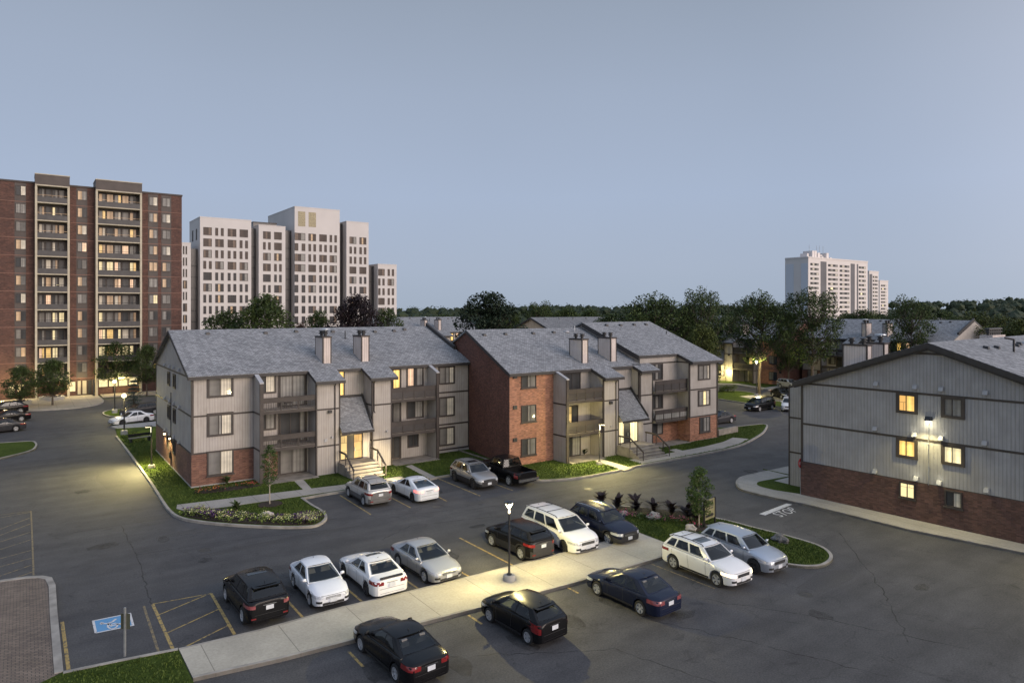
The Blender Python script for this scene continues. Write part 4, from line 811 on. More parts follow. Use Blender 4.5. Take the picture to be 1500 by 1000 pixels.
bark = M('bark', (.075,.06,.048), .9, .3, 4, bmp=.6, bsc=12); bark_p = M('pale_bark', (.30,.27,.22), .9, .2, 6)
def leaves(mb, r, c, rad, n, s, flat=.7, up=.5, m=0):
    for _ in range(n):
        while True:
            p = (r.uniform(-1,1), r.uniform(-1,1), r.uniform(-1,1)); q = p[0]**2+p[1]**2+p[2]**2
            if .08 < q < 1: break
        x, y, z = c[0]+p[0]*rad, c[1]+p[1]*rad, c[2]+p[2]*rad*flat
        a = r.uniform(0, 2*pi); t = r.gauss(0, .55)+ (0 if r.random() < up else 1.2); L = s*r.uniform(.6,1.35); w = L*r.uniform(.45,.75)
        ux, uy, uz = cos(a)*cos(t*.4), sin(a)*cos(t*.4), sin(t*.4); vx, vy, vz = -sin(a)*cos(t), cos(a)*cos(t), sin(t)
        mb.add([(x-ux*L*.5,y-uy*L*.5,z-uz*L*.5),(x+vx*w*.5,y+vy*w*.5,z+vz*w*.5),(x+ux*L*.5,y+uy*L*.5,z+uz*L*.5),(x-vx*w*.5,y-vy*w*.5,z-vz*w*.5)], [(0,1,2,3)], m)
def tree(seed, h, w, kind='oval', n=6000, s=.3, th=None):        # unit: metres; returns (trunk mesh, crown mesh)
    r = random.Random(seed); tb = MB(); cb = MB()
    if kind in ('conifer', 'spruce'):
        tb.tube((0,0,0), (0,0,h*.95), w*.035, .02, 7)
        lay = int(h/.5) if kind == 'spruce' else int(h/.7)
        for i in range(lay):
            f = i/lay; z = h*(.08+.9*f); rr = w/2*((1-f)**(.8 if kind == 'spruce' else .55))*r.uniform(.8,1.1)+.12
            if kind == 'conifer' and f < .35: rr = w/2*(.80+.2*f/.35)*r.uniform(.85,1.1)
            k = max(3, int(rr*5)); a0 = r.uniform(0,6)
            for j in range(k):
                a = a0+2*pi*j/k+r.uniform(-.3,.3); R_ = rr*r.uniform(.7,1.08); e = Vector((cos(a)*R_, sin(a)*R_, z-R_*.12)); tb.tube((0,0,z), e, .035, .01, 4, caps=False)
                for t in (.35,.6,.85,1): leaves(cb, r, (e.x*t, e.y*t, z-R_*.12*t), .28*rr**.5+.12, max(2, int(n/lay/k/4)), s, .6, .7)
        return tb.mesh('trunk', [bark], True), cb
    th = th if th is not None else h*.22; yo = kind == 'young'; K = {'oval':70,'spread':62,'young':48}[kind]; ph = [r.uniform(0,6.3) for _ in range(5)]
    ax = []; p = Vector((0,0,-.1)); seg = 7; top = h*(.62 if kind == 'spread' else .86)
    for i in range(seg+1): ax.append(p.copy()); p = p+Vector((r.uniform(-1,1)*w*.02*(i > 1), r.uniform(-1,1)*w*.02*(i > 1), (top+.1)/seg))
    r0 = h*(.021 if not yo else .012)
    for i in range(seg): tb.tube(ax[i], ax[i+1], r0*(1-.85*i/seg), r0*(1-.85*(i+1)/seg), 8, caps=False)
    def axis(z): f = min(.999, max(0, z/top))*seg; i = int(f); return ax[i].lerp(ax[i+1], f-i)
    cs = []
    for k in range(K):
        a = 2.4*k+r.uniform(-.4,.4); q = (k+.5)/K; lob = 1+.16*sin(2*a+ph[0])+.10*sin(3*a+ph[1]+q*4)+r.uniform(-.12,.10)
        if kind == 'spread': e = sin(pi*min(1,.12+.80*q))**.6*(.65+.5*q if q < .6 else 1-.05*q); z = th+(h-th)*(q**.62)*(.93+.07*sin(a*2+ph[2]))
        else: e = sin(pi*(.10+.84*q)**.85)**.75; z = th+(h-th)*(.06+.88*q)
        rr = w/2*e*lob*(1 if r.random() < .66 else r.uniform(.15,.8))*.84; cs.append(Vector((cos(a)*rr, sin(a)*rr, z-.04*h*r.random())))
    cr = w*{'oval':.125,'spread':.115,'young':.19}[kind]
    for c in cs:
        z0 = max(th*.9, c.z-hypot(c.x, c.y)*r.uniform(.5,.9)-.3) if not yo else max(th*.9, c.z-.5); q0 = axis(z0); L = (c-q0).length; m1 = q0.lerp(c, .5)+Vector((0,0,-.06*L)); rb = min(r0*.45, .012*L+.02)*(.4 if yo else 1)
        tb.tube(q0, m1, rb, rb*.7, 5, caps=False); tb.tube(m1, c, rb*.7, rb*.25, 5, caps=False)
        for _ in range(0 if yo else 2): e = c+Vector((r.uniform(-1,1), r.uniform(-1,1), r.uniform(-.3,.8)))*cr; tb.tube(m1.lerp(c,.6), e, rb*.35, rb*.12, 4, caps=False)
    wts = [r.uniform(.45,1.4) for _ in cs]; tot = sum(wts)
    for c, q in zip(cs, wts): leaves(cb, r, c, cr*(.65+.45*q), int(n*q/tot), s, .62, .6)
    return tb.mesh('trunk', [bark_p if kind == 'young' else bark], True), cb
def put_tree(name, label, cat, pos, meshes, mat, rz=0, sc=1., group=None):
    o = thing(name, label, cat, (pos[0], pos[1], .0), rz, group); o.scale = (sc,)*3 if not isinstance(sc, tuple) else sc
    link('trunk', meshes[0], o); link('crown', meshes[1][mat] if isinstance(meshes[1], dict) else meshes[1], o); return o
def TM(*a, mats=(), **k):
    t, cb = tree(*a, **k); return (t, {m.name: cb.mesh('crown', [m], fix=False) for m in mats}) if len(mats) > 1 else (t, {mats[0].name: cb.mesh('crown', [mats[0]], fix=False)})
gr, dk, pu, ye = lf_g.name, lf_d.name, lf_p.name, lf_y.name
O1 = TM(11, 16, 12, 'oval', 13500, .42, mats=(lf_g, lf_p, lf_y)); O2 = TM(12, 16, 11, 'oval', 12500, .42, mats=(lf_g, lf_y)); O3 = TM(13, 16, 13, 'spread', 10500, .38, th=5.5, mats=(lf_g, lf_y)); O4 = TM(14, 16, 12, 'spread', 8500, .38, th=5., mats=(lf_g, lf_y)); CN = TM(15, 15.5, 11.5, 'oval', 17000, .42, th=2.5, mats=(lf_d,)); SP = TM(16, 4.4, 2.7, 'spruce', 5000, .13, mats=(lf_b,))
OS = TM(18, 6.5, 5.2, 'oval', 8000, .22, th=1.7, mats=(lf_g,)); YT = TM(17, 3.75, 1.35, 'young', 4200, .12, th=.85, mats=(lf_n,)); YC = TM(19, 4.3, 1.05, 'young', 2000, .12, th=1.5, mats=(lf_n,))
big = [ # px, d, set, material, scale, label
 (720,96,CN,dk,(.90,.90,1.03),'dense dark round-topped evergreen behind the gap between the front buildings'),
 (335,104,O2,gr,(.8,.8,.86),'green tree with ragged left side in front of the white complex, nearest the brick tower'),
 (390,100,O1,gr,(.92,.92,1.0),'tall full green tree in front of the broad white concrete block'),
 (467,108,O2,gr,(.45,.45,.86),'slim green tree standing between the full green tree and the purple tree'),
 (441,112,O1,'red',(.30,.30,.72),'small red-brown tree peeping over the roof in front of the white complex'),
 (523,101,O1,pu,(.86,.86,1.0),'dark purple-leaved tree behind the left front roof'),
 (567,108,O2,gr,(.55,.55,.88),'green tree right beside the purple-leaved tree'),
 (958,102,O3,gr,(.98,.98,.98),'spreading green tree behind the higher roof, left of the taller open one'),
 (1026,100,O4,gr,(.62,.62,1.04),'tall open-crowned tree rising behind the right end of the front building'),
 (1028,92,O2,ye,(.52,.52,.74),'bright green lower tree at the right end of the front building'),
 (1002,112,O1,gr,(.6,.6,.8),'dark tree filling the gap behind the open-crowned one'),
 (1112,108,O3,gr,(.84,.84,1.0),'large dark tree before the shaded walk-up, left of the pair'),
 (1190,106,O4,gr,(.86,.86,1.04),'largest tree of all, in front of the dark brick side wall'),
 (1155,118,O1,gr,(.5,.5,.85),'dark tree between the two large trees before the walk-ups'),
 (1240,150,O2,gr,(.7,.7,.82),'dark tree below the far white high-rise'),
 (1334,106,O4,gr,(.66,.66,.97),'open spreading tree over the walk-up roofs, right of the twin chimneys'),
 (1288,158,O3,gr,(.6,.6,.8),'small dark tree behind the roof under the far white high-rises'),
 (1436,112,O3,ye,(.98,.98,.81),'broad yellow-green tree behind the gable end at the right edge'),
 (1496,104,O1,ye,(.7,.7,.76),'yellow-green tree cut by the right edge of the picture'),
 (830,172,O2,gr,(.9,.9,.9),'green tree right of the tan gable'),(865,178,O1,gr,(.9,.9,.86),'fuller green tree second to the right of the tan gable'),(790,200,O3,gr,(.8,.8,.98),'flat-topped tree rising behind the tan gable'),(745,190,O2,gr,(.8,.8,.9),'tree behind the dark evergreen, left of the tan gable'),(925,185,O1,gr,(.8,.8,.8),'tree left of the spreading one, behind the small pale gable'),(610,190,O1,gr,(.9,.9,.72),'tree right of the white complex, over the distant chimneys'),(650,200,O2,gr,(1,1,.78),'tree left of the dark evergreen, on the horizon'),
 (1075,150,O2,gr,(.8,.8,.82),'tree behind the shaded walk-up roof, left of the large dark tree'),(1380,165,O1,gr,(.9,.9,.85),'dark tree between the open spreading tree and the yellow-green one'),
 (895,150,O1,gr,(.9,.9,.80),'leafy tree low over the left half of the higher roof ridge'),(940,128,O2,gr,(1,1,.84),'full tree right behind the higher roof of the front building'),(985,122,O1,gr,(.9,.9,.86),'dense tree between the spreading tree and the tall open one'),(1060,132,O3,gr,(.9,.9,.80),'wide tree screening the distant grey roof behind the front building corner'),
 (1265,140,O1,gr,(.75,.75,.86),'dark tree between the high-rise foot and the twin chimneys'),(1350,138,O1,gr,(.8,.8,.84),'dense dark tree right behind the open spreading tree'),(1400,132,O2,gr,(.8,.8,.78),'dark tree behind the ridge of the right-hand building'),
]
r_ = random.Random(4)
O1[1]['red'] = O1[1][gr].copy(); O1[1]['red'].materials[0] = lf_r
for px, d, ms, mt, sc, lab in big: put_tree('leafy_tree' if ms is not CN else 'evergreen_tree', lab, 'tree', FAR(px, d), ms, mt, r_.uniform(0, 6), sc, 'trees standing behind the buildings')
for px, py, sc, lab in ((30,597,(.92,.92,.92),'round street tree at the left edge before the brick tower'),(77,592,(1.0,1.0,1.02),'round tree growing out of the concrete planter before the brick tower')): put_tree('small_tree', lab, 'tree', G(px, py-3, .5), OS, gr, px, sc, 'round trees before the brick tower')
for px, d, sc, lab in ((168,108,(1.25,1.25,1.35),'dark tree hiding the lower balconies of the brick tower'),(215,106,(.9,.9,1.25),'dark tree between the brick tower and the left gable')): put_tree('small_tree', lab, 'tree', FAR(px, d), OS, gr, px, sc, 'round trees before the brick tower')
put_tree('spruce_tree', 'small blue spruce beside the white sedan under the globe lamps', 'tree', G(196, 600), SP, lf_b.name)
put_tree('young_tree', 'slim young tree with pale trunk on the flower island before the balconies', 'tree', yt, YC, lf_n.name)
put_tree('young_tree', 'young tree with mulch ring beside the wooden directory board', 'tree', tt, YT, lf_n.name, 1., (1.05,1.05,1.05))
# ---- land rising beyond and the far woods, nobody could count them
def hz(x, y):
    d = hypot(x, y); az = atan2(x*CS-y*SN, x*SN+y*CS); k = min(1, max(0, (d-350)/900)); right = 1/(1+math.exp(-(az-.30)*9)); left = 1/(1+math.exp((az+.55)*6))
    return k*(3+3*sin(az*9+1)+15*right+2*left+1.5*sin(az*31))
hm = MB(); NA, NR = 90, 16
def hp(i, j): az = -.9+1.8*i/NA; d = 250*(4200/250)**(j/NR); x, y = d*sin(az), d*cos(az); X, Y = x*CS+y*SN, -x*SN+y*CS; return (X, Y, hz(X, Y)-.05+ (.0 if j else -.2))
hm.add([hp(i, j) for i in range(NA+1) for j in range(NR+1)], [(i*(NR+1)+j, (i+1)*(NR+1)+j, (i+1)*(NR+1)+j+1, i*(NR+1)+j+1) for i in range(NA) for j in range(NR)]); struct(hm.build('hills', bpy.data.materials['far_ground'], smooth=True))
fw = MB(); rf_ = random.Random(21)
ico = [(0,0,1)]+[(cos(a)*.9,sin(a)*.9,.45) for a in [2*pi*i/5 for i in range(5)]]+[(cos(a),sin(a),-.3) for a in [2*pi*(i+.5)/5 for i in range(5)]]+[(0,0,-.9)]
icf = [(0,1+i,1+(i+1)%5) for i in range(5)]+[(1+i,6+i,1+(i+1)%5) for i in range(5)]+[(6+i,6+(i+1)%5,1+(i+1)%5) for i in range(5)]+[(11,6+(i+1)%5,6+i) for i in range(5)]
for k in range(1500):
    d = 190*(1500/190)**rf_.random()**.8; az = rf_.uniform(-.72,.72)
    px = 750+1000*math.tan(az)
    if d < 260 and (px < 620): continue
    if 1120 < px < 1330 and 330 < d < 540: continue
    x, y = FAR(px, d); z = hz(x, y); h = rf_.uniform(8,13.2)+(2.5 if d > 500 else 0); w = h*rf_.uniform(.42,.62)
    c = (x, y, z+h*.58); fw.add([(c[0]+a*w*.72*rf_.uniform(.8,1.1), c[1]+b*w*.72*rf_.uniform(.8,1.1), c[2]+e*h*.33) for a, b, e in ico], icf)
    s = .8 if d < 300 else (1.15 if d < 600 else 1.9); leaves(fw, rf_, c, w*1.05, 150 if d < 300 else (80 if d < 600 else 34), s, h*.45/w, .6)
fo = fw.build('far_woods', lf_f, fix=False); fo['kind'] = 'stuff'; fo['label'] = 'dark band of woods reaching the horizon'
# ---- planting
def blossoms(name, label, cat, pts, cols, dens, green=(.03,.06,.015), h=.28, s=.11):
    r = random.Random(len(label)); mb = MB(); gm = leafmat(name+'_leaves', tuple(c*.7 for c in green), tuple(c*1.5 for c in green), 3.)
    for x, y in pts:
        for _ in range(dens): leaves(mb, r, (x+r.uniform(-.25,.25), y+r.uniform(-.25,.25), .2+h*.5), .22, 5, s*1.3, .8, .6, 0)
        ci = 1+r.randrange(len(cols)); 
        for _ in range(dens): leaves(mb, r, (x+r.uniform(-.28,.28), y+r.uniform(-.28,.28), .2+h), .16, 4, s*.8, .4, .9, ci)
    o = mb.build(name, [gm]+[M(name+'_petal', c, .7, .2, 8) for c in cols], fix=False); tag(o, label, cat, kind='stuff'); return o
inn = [Vector(p) for p in smoothpath(bed[:7], n=7)]; P1 = []; P2 = []
for i, p in enumerate(inn):
    a = inn[max(0,i-1)]; b = inn[min(len(inn)-1,i+1)]; n = Vector((-(b-a).y, (b-a).x)).normalized()
    for o in (.35,.6,.85,1.1,1.3): (P1 if rnd.random() < .62 else P2).append((p.x+n.x*o+rnd.uniform(-.1,.1), p.y+n.y*o+rnd.uniform(-.1,.1)))
blossoms('lime_bedding_flowers', 'pale lime and yellow bedding plants along the kerb of the flower island', 'flowers', P1, [(.45,.50,.16),(.55,.55,.30),(.5,.48,.2)], 3, (.10,.14,.03))
blossoms('purple_bedding_flowers', 'purple petunias and dark foliage among the lime plants of the flower island', 'flowers', P2, [(.10,.03,.16),(.07,.02,.09)], 3, (.03,.02,.03))
blossoms('red_bedding_flowers', 'patch of red and orange flowers on the lawn under the brick corner window', 'flowers', [(fb[0]+rnd.uniform(-2,2), fb[1]+rnd.uniform(-.35,.35)) for _ in range(34)], [(.45,.05,.05),(.55,.22,.03),(.3,.04,.07)], 2, (.04,.05,.02), .2)
blossoms('pink_bedding_flowers', 'pink and red flowers at the foot of the dark canna plants', 'flowers', [(lambda q: (q[0], q[1]))(G(px, 757+(px-905)*.135+rnd.uniform(-3,3))) for px in range(905, 1034, 3)], [(.50,.06,.14),(.45,.10,.2),(.12,.16,.04)], 2, (.03,.05,.015), .22)
def canna(seed, h=1.25, m=lf_p):
    r = random.Random(seed); mb = MB()
    for i in range(24):
        a = r.uniform(0, 2*pi); z0 = r.uniform(.05,.5)*h; L = h*r.uniform(.4,.65); w = .11*h; n = 5; el = r.uniform(.75,1.4); vs = []
        for j in range(n+1):
            t = j/n; ww = w*sin(pi*(.08+.92*t))**.8 if j < n else .005; d = L*t*cos(el-.7*t); z = z0+L*t*sin(el-.5*t); vs += [(cos(a)*d-sin(a)*ww, sin(a)*d+cos(a)*ww, z),(cos(a)*d+sin(a)*ww, sin(a)*d-cos(a)*ww, z)]
        mb.add(vs, [(2*j,2*j+1,2*j+3,2*j+2) for j in range(n)])
    return mb.mesh('foliage', [m], fix=False)
def stem_plant(name, label, pos, mesh, h, mat=bark, group=None, rz=0):
    o = thing(name, label, 'plant', (pos[0], pos[1], .14), rz, group); MB().tube((0,0,0), (0,0,h*.6), .03, .015, 6).build('stem', mat, o); link('foliage', mesh, o); return o
cm = [canna(s) for s in (1,2,3)]; names = ['leftmost dark canna plant, behind the navy SUV','second dark canna plant from the left behind the navy SUV roof','middle dark canna plant above the pale rock','dark canna plant just right of the pale rock','second dark canna plant left of the young tree','dark canna plant nearest the young tree trunk','low dark canna plant under the young tree crown']
for i, (px, py) in enumerate(((880,744),(905,749),(931,752),(957,756),(984,759),(1008,763),(1019,766))): stem_plant('canna_plant', names[i], G(px, py), cm[i % 3], 1.2, group='dark canna plants in the island bed', rz=i*1.3)
gm_ = canna(9, .9, lf_n); stem_plant('patio_plant', 'light green leafy plant by the patio under the lit balcony', G(841, 669), gm_, .8); stem_plant('patio_plant', 'darker potted-looking shrub right of the light leafy patio plant', G(856, 668), canna(10, .8, lf_g), .7)
for i, (px, py) in enumerate(((346,750),(332,712))): stem_plant('canna_plant', ('small dark plant standing among the lime bedding','small dark plant rising from the red flower patch')[i], G(px, py), canna(20+i, .8, lf_g), .6)
hd = thing('clipped_hedge', 'clipped dark hedge beside the far end of the front building', 'hedge', (*G(1066, 575), 0), -.6); hb = MB(); rh = random.Random(3)
for i in range(26): leaves(hb, rh, (rh.uniform(-1.3,1.3), rh.uniform(-.7,.7), rh.uniform(.3,1.1)), .42, 110, .12, .8, .6)
hb.build('foliage', lf_g, hd, fix=False); MB().tube((0,0,0),(0,0,.8),.06).build('stem', bark, hd)
def rock(label, px, py, w, h, col=None, group='landscape rocks'):
    bm = bmesh.new(); bmesh.ops.create_icosphere(bm, subdivisions=3, radius=.5); rr = random.Random(int(px)); ph = [rr.uniform(0,9) for _ in range(6)]
    for v in bm.verts:
        c = v.co; k = 1+.16*sin(c.x*9+ph[0])*cos(c.y*8+ph[1])+.12*sin(c.z*12+ph[2]+c.x*5)+.06*sin(c.y*25+ph[3]+c.z*17); v.co = Vector((c.x*w*k, c.y*w*.7*k, max(-.15, c.z)*h*1.3*k))
    me = bpy.data.meshes.new('rock'); bm.to_mesh(me); bm.free(); me.materials.append(col or rock_m); me.transform(Matrix.Scale(.72, 4)); o = link('landscape_rock', me, None, (*G(px, py), .14+h*.1), rr.uniform(0,3)); tag(o, label, 'rock', group)
rock_m = M('pale_limestone', (.36,.33,.30), .9, .45, 3, bmp=.8, bsc=8); rock_d = M('dark_rock', (.10,.10,.10), .85, .6, 3, bmp=.8, bsc=8)
rock('pale flat rock at the left end of the flower island', 305, 754, .8, .35); rock('pale rock in the middle of the flower island kerb planting', 391, 758, 1.1, .5); rock('rounded pale rock under the canna beside the navy SUV nose', 913, 757, .8, .5); rock('long pale rock between the canna plants', 957, 761, 1.5, .55); rock('grey rock at the mulch ring of the young tree', 1012, 779, 1.1, .55); rock('dark jagged rock alone on the island lawn behind the silver SUV', 1143, 795, 1.6, .62, rock_d)

# short grass standing on the nearer lawns
def inpoly(x, y, P):
    c = False; j = len(P)-1
    for i in range(len(P)):
        if (P[i][1] > y) != (P[j][1] > y) and x < (P[j][0]-P[i][0])*(y-P[i][1])/(P[j][1]-P[i][1])+P[i][0]: c = not c
        j = i
    return c
EDG = [s for P in (outer, ri, [(1.2,29.95),(4.93,29.4)]) for s in zip(P, P[1:])]
def segd(x, y, p, q):
    dx, dy = q[0]-p[0], q[1]-p[1]; t = max(0, min(1, ((x-p[0])*dx+(y-p[1])*dy)/(dx*dx+dy*dy+1e-9))); return hypot(x-p[0]-t*dx, y-p[1]-t*dy)
def blades(mb, P, n, keep=lambda x, y: True, hh=.07):
    r = random.Random(n); xa, xb = min(p[0] for p in P), max(p[0] for p in P); ya, yb = min(p[1] for p in P), max(p[1] for p in P); k = 0; tries = 0
    while k < n and tries < n*12:
        tries += 1; x, y = r.uniform(xa, xb), r.uniform(ya, yb)
        if not inpoly(x, y, P) or not keep(x, y) or any(a <= x <= b and c <= y <= d and inpoly(x, y, q) for q, a, b, c, d in PAVED): continue
        if any(abs(p[0]-x) < 1.5 and abs(p[1]-y) < 1.5 and segd(x, y, p, q) < .22 for p, q in EDG): continue
        k += 1; a = r.uniform(0, 2*pi); w = r.uniform(.02,.05); h = hh*r.uniform(.5,1.4); dx, dy = r.uniform(-.04,.04), r.uniform(-.04,.04)
        mb.add([(x-cos(a)*w,y-sin(a)*w,.12),(x+cos(a)*w,y+sin(a)*w,.12),(x+dx,y+dy,.13+h)], [(0,1,2)])
gb = MB(); blades(gb, ri, 15000, hh=.07); blades(gb, [(1.2,29.7),(4.85,29.2),(4.9,20),(-6,20),(-3,27.5),(.7,29.5)], 9000)
nsw = lambda x, y: not (y < 51.0-(x-8.5)*.13 and y > 48.0 and x < 24.5) and not (14.9 < x < 30.2 and y > 52.7)
blades(gb, [p for p in outer if p[1] < 84]+[(33,46.8),(33.2,54.8),(10.1,55.1),(10.1,84)], 30000, lambda x, y: nsw(x, y) and not (20.3 < x < 23.9 and y > 49.9) and (y < 64 or x < 10.1), .08)
gm2 = leafmat('grass_blades', (.034,.062,.011), (.085,.125,.026), .5); go = gb.build('grass', gm2, fix=False); tag(go, 'short grass standing on the lawns nearest the camera', 'grass', kind='stuff')
# ------------------------------------------------------------ vehicles
from mathutils.bvhtree import BVHTree
def paint(name, col, metal=.0, rough=.25, coat=.35): return M(name, col, rough, .04, 1.2, metal=metal, coat=coat if max(col) > .1 else .05, spec=.5 if max(col) > .1 else .25)
def carglass():
    m, n, b, l = NM('car_glass'); n.nodes.remove(b); out = n.nodes['Material Output']; t = nd(n, 'BsdfTransparent'); g = nd(n, 'BsdfGlossy'); g.inputs['Roughness'].default_value = .04; t.inputs['Color'].default_value = (.36,.39,.40,1)
    l(ramp(n, noise(n, 1.5), [(.3, (.85,.88,.9)), (.7, (.95,.97,1.))]), g.inputs['Color']); f = nd(n, 'LayerWeight'); f.inputs['Blend'].default_value = .5; x = nd(n, 'MixShader'); l(mth(n, 'ADD', .045, mth(n, 'MULTIPLY', mth(n, 'POWER', f.outputs['Facing'], 4.), .9)), x.inputs[0]); l(t.outputs[0], x.inputs[1]); l(g.outputs[0], x.inputs[2]); l(x.outputs[0], out.inputs['Surface']); return m
glass_c = carglass(); seat_l = M('beige_seat_cloth', (.42,.38,.32), .9); rub = M('tyre_rubber', (.016,.016,.017), .85, .2, 6); plast = M('black_plastic', (.02,.02,.022), .55, .2, 6); chrome = M('chrome', (.55,.56,.58), .18, .1, metal=1); alloy = M('alloy_wheel', (.40,.41,.43), .35, .12, 6, metal=.4); alloy_d = M('dark_alloy', (.06,.06,.065), .35, .2, 6, metal=.6)
h_lamp = M('headlamp_glass', (.42,.44,.47), .12, .35, 9, spec=.9, coat=.8); t_lamp = M('tail_lamp_red', (.17,.010,.012), .15, .25, 7, coat=.8); t_pink = M('tail_lamp_clear', (.22,.06,.065), .15, .3, 9, coat=.8); plate_m = M('plate_white', (.55,.58,.62), .5, .08, 3); seatm = M('seat_cloth', (.16,.155,.15), .9)
h_on = glow('headlamp_lit', (1, .74, .42), 2.6); t_on = glow('tail_lamp_lit', (1, .07, .05), 1.6); red_d = M('dark_red_paint', (.12,.01,.015), .3, .1, coat=.5)
P_ = {'sedan': dict(L=4.6,W=1.8,H=1.45,gc=.20,wr=.325,belt=.92,hood=.86,nose=.66,deck=.98,tail=.90,a=(.98,.10),c=(-.95,-1.68),fo=.92,ro=1.0,tw=.72),
 'hatch': dict(L=4.05,W=1.72,H=1.47,gc=.19,wr=.31,belt=.95,hood=.90,nose=.66,deck=1.0,tail=.95,a=(1.02,.25),c=(-1.35,-1.86),fo=.80,ro=.72,tw=.72),
 'fast': dict(L=4.5,W=1.82,H=1.44,gc=.18,wr=.325,belt=.93,hood=.86,nose=.64,deck=1.03,tail=.95,a=(1.05,.15),c=(-.75,-1.95),fo=.90,ro=.88,tw=.70),
 'suv': dict(L=4.55,W=1.84,H=1.68,gc=.24,wr=.36,belt=1.10,hood=1.04,nose=.80,deck=1.12,tail=1.05,a=(1.02,.38),c=(-1.72,-2.10),fo=.90,ro=.90,tw=.75),
 'van': dict(L=5.15,W=1.98,H=1.75,gc=.20,wr=.345,belt=1.08,hood=1.04,nose=.78,deck=1.1,tail=1.02,a=(1.55,.72),c=(-2.15,-2.42),fo=.98,ro=1.08,tw=.77),
 'truck': dict(L=5.8,W=2.0,H=1.88,gc=.32,wr=.40,belt=1.22,hood=1.20,nose=1.02,deck=1.18,tail=1.15,a=(1.12,.66),c=(-.78,-.92),fo=.98,ro=1.22,tw=.76)}
TXT = {}
def plate(par, x, y, z, txt='', face=1):
    mb = MB(); mb.box(0,-.16,-.085,.012,.16,.085); o = mb.build('licence_plate', plate_m, par); o.location = (x,y,z); o.rotation_euler = (0,0,0 if face > 0 else pi); return o
def lerp(a, b, t): return a+(b-a)*t
def car(kind, body, label, cat, pos, head, wheel=alloy, tail=t_lamp, headm=h_lamp, clad=None, rails=False, roofm=None, sunroof=False, name=None, group='cars parked round the buildings', spoiler=False, k=1., simple=False, metal_h=False, seat=None, **ov):
    q = dict(P_[kind]); q.update(ov); L, W_, H, gc, wr = q['L'], q['W']/2, q['H'], q['gc'], q['wr']; xf, xr = L/2, -L/2; ax_f, ax_r = xf-q['fo'], xr+q['ro']
    x0 = (ax_f+ax_r)/2
    r = thing(name or {'sedan':'parked_sedan','hatch':'parked_hatchback','fast':'parked_hatchback','suv':'parked_suv','van':'parked_minivan','truck':'pickup_truck'}[kind], label, cat, (pos[0],pos[1],0.003), head, group)
    r.scale = (k,k,k)
    belt, a1, a2 = q['belt'], q['a'][0], q['a'][1]; c2, c1 = q['c']            # a1 cowl, a2 roof front, c2 roof rear, c1 backlight base
    bt = lambda x: belt+.06*(1-(x-c1)/(a1-c1))*(1 if kind != 'truck' else .2)   # belt rises a little to the rear
    def top(x):
        if x > a1: t = (x-a1)/(xf-a1); return lerp(q['hood']+.03, q['nose'], t**2.1)-(.05*max(0,t-.93)/.07)
        if x < c1: t = (c1-x)/(c1-xr+1e-6); return lerp(q['deck'], q['tail'], t**1.6)-(.06*max(0,t-.93)/.07)
        return lerp(q['deck'], q['hood']+.03, (x-c1)/(a1-c1))-.01
    def wid(x):
        t = max(0, (x-(xf-.85))/.85); s = max(0, ((xr+.7)-x)/.7); return W_*(1-.19*t**3.0-.12*s**3.2)
    def bot(x):
        z = gc+.05*max(0, (abs(x)-L*.44)/(L*.06))
        for c in (ax_f, ax_r):
            R0 = wr+.055; dx = abs(x-c)
            if dx < R0: z = max(z, wr+sqrt(R0*R0-dx*dx))
        return z
    xs = sorted(set([xr+.0, xr+.02, xr+.08]+[xr+L*i/34 for i in range(1,34)]+[c+(wr+.055)*s for c in (ax_f,ax_r) for s in (-1.001,-.97,-.85,-.6,-.3,0,.3,.6,.85,.97,1.001)]+[xf-.08,xf-.02,xf, a1, c1]+([-.95,-1.0] if kind == 'truck' else [])))
    mb = MB(); NV = 0; rings = []
    for x in xs:
        w = wid(x); zt = top(x); zb_ = bot(x); sh = min(bt(x), zt-.02) if c1 <= x <= a1 else zt-.07
        e = 1.; 
        if x > xf-.1: e = 1-(x-(xf-.1))/.1*.12
        if x < xr+.1: e = 1-((xr+.1)-x)/.1*.10
        w *= e; mid = lerp(max(zb_, gc+.12), sh, .5); zl = max(zb_+.02, gc+.10)
        bed = kind == 'truck' and x < -.99 and x > xr+.1
        half = [(0,zb_),(w*.80,zb_),(w*.955,zb_+.012),(w*.985,max(zl,zb_+.03)),(w*.985,max(mid-.06,zb_+.045)),(w*1.0,max(mid+.03,zb_+.06)),(w*.985,max(sh-.06,zb_+.08)),(w*.955,sh),(w*.90,sh+.022)]
        if bed: half += [(w*.86,sh+.03),(w*.855,.82),(w*.5,.82),(0,.82)]
        else: half += [(w*.83,zt-.004 if not (c1 <= x <= a1) else zt),(w*.6,zt+.022),(w*.3,zt+.036),(0,zt+.04)]
        rings.append([(x,y,z) for y, z in half]+[(x,-y,z) for y, z in half[-2:0:-1]])
    n = len(rings[0]); vs = [v for g in rings for v in g]; fs = [(i*n+j, i*n+(j+1)%n, (i+1)*n+(j+1)%n, (i+1)*n+j) for i in range(len(rings)-1) for j in range(n)]
    fs += [tuple(range(n)), tuple(range((len(rings)-1)*n, len(rings)*n))[::-1]]; mb.add(vs, fs)
    if clad:
        mi = []
        for i in range(len(rings)-1):
            for j in range(n): zc = (rings[i][j][2]+rings[i][(j+1)%n][2])/2; mi.append(1 if zc < gc+.26 or (j in (2,3,n-4,n-3) and any(abs(rings[i][0][0]-c) < wr+.12 for c in (ax_f,ax_r)) and zc < wr*2+.16) else 0)
        mb.m = mi+[1,1]
    bo = mb.build('body', [body, clad] if clad else body, r, smooth=32)
    # cabin shell and the glass set 6 mm outside it
    yb = lambda x: wid(x)*.925; yt_ = W_*q['tw']; zr_ = lambda x: H-.035-.05*((x-(a2+c2)/2)/((a2-c2)/2))**2*(1 if kind != 'truck' else .4)
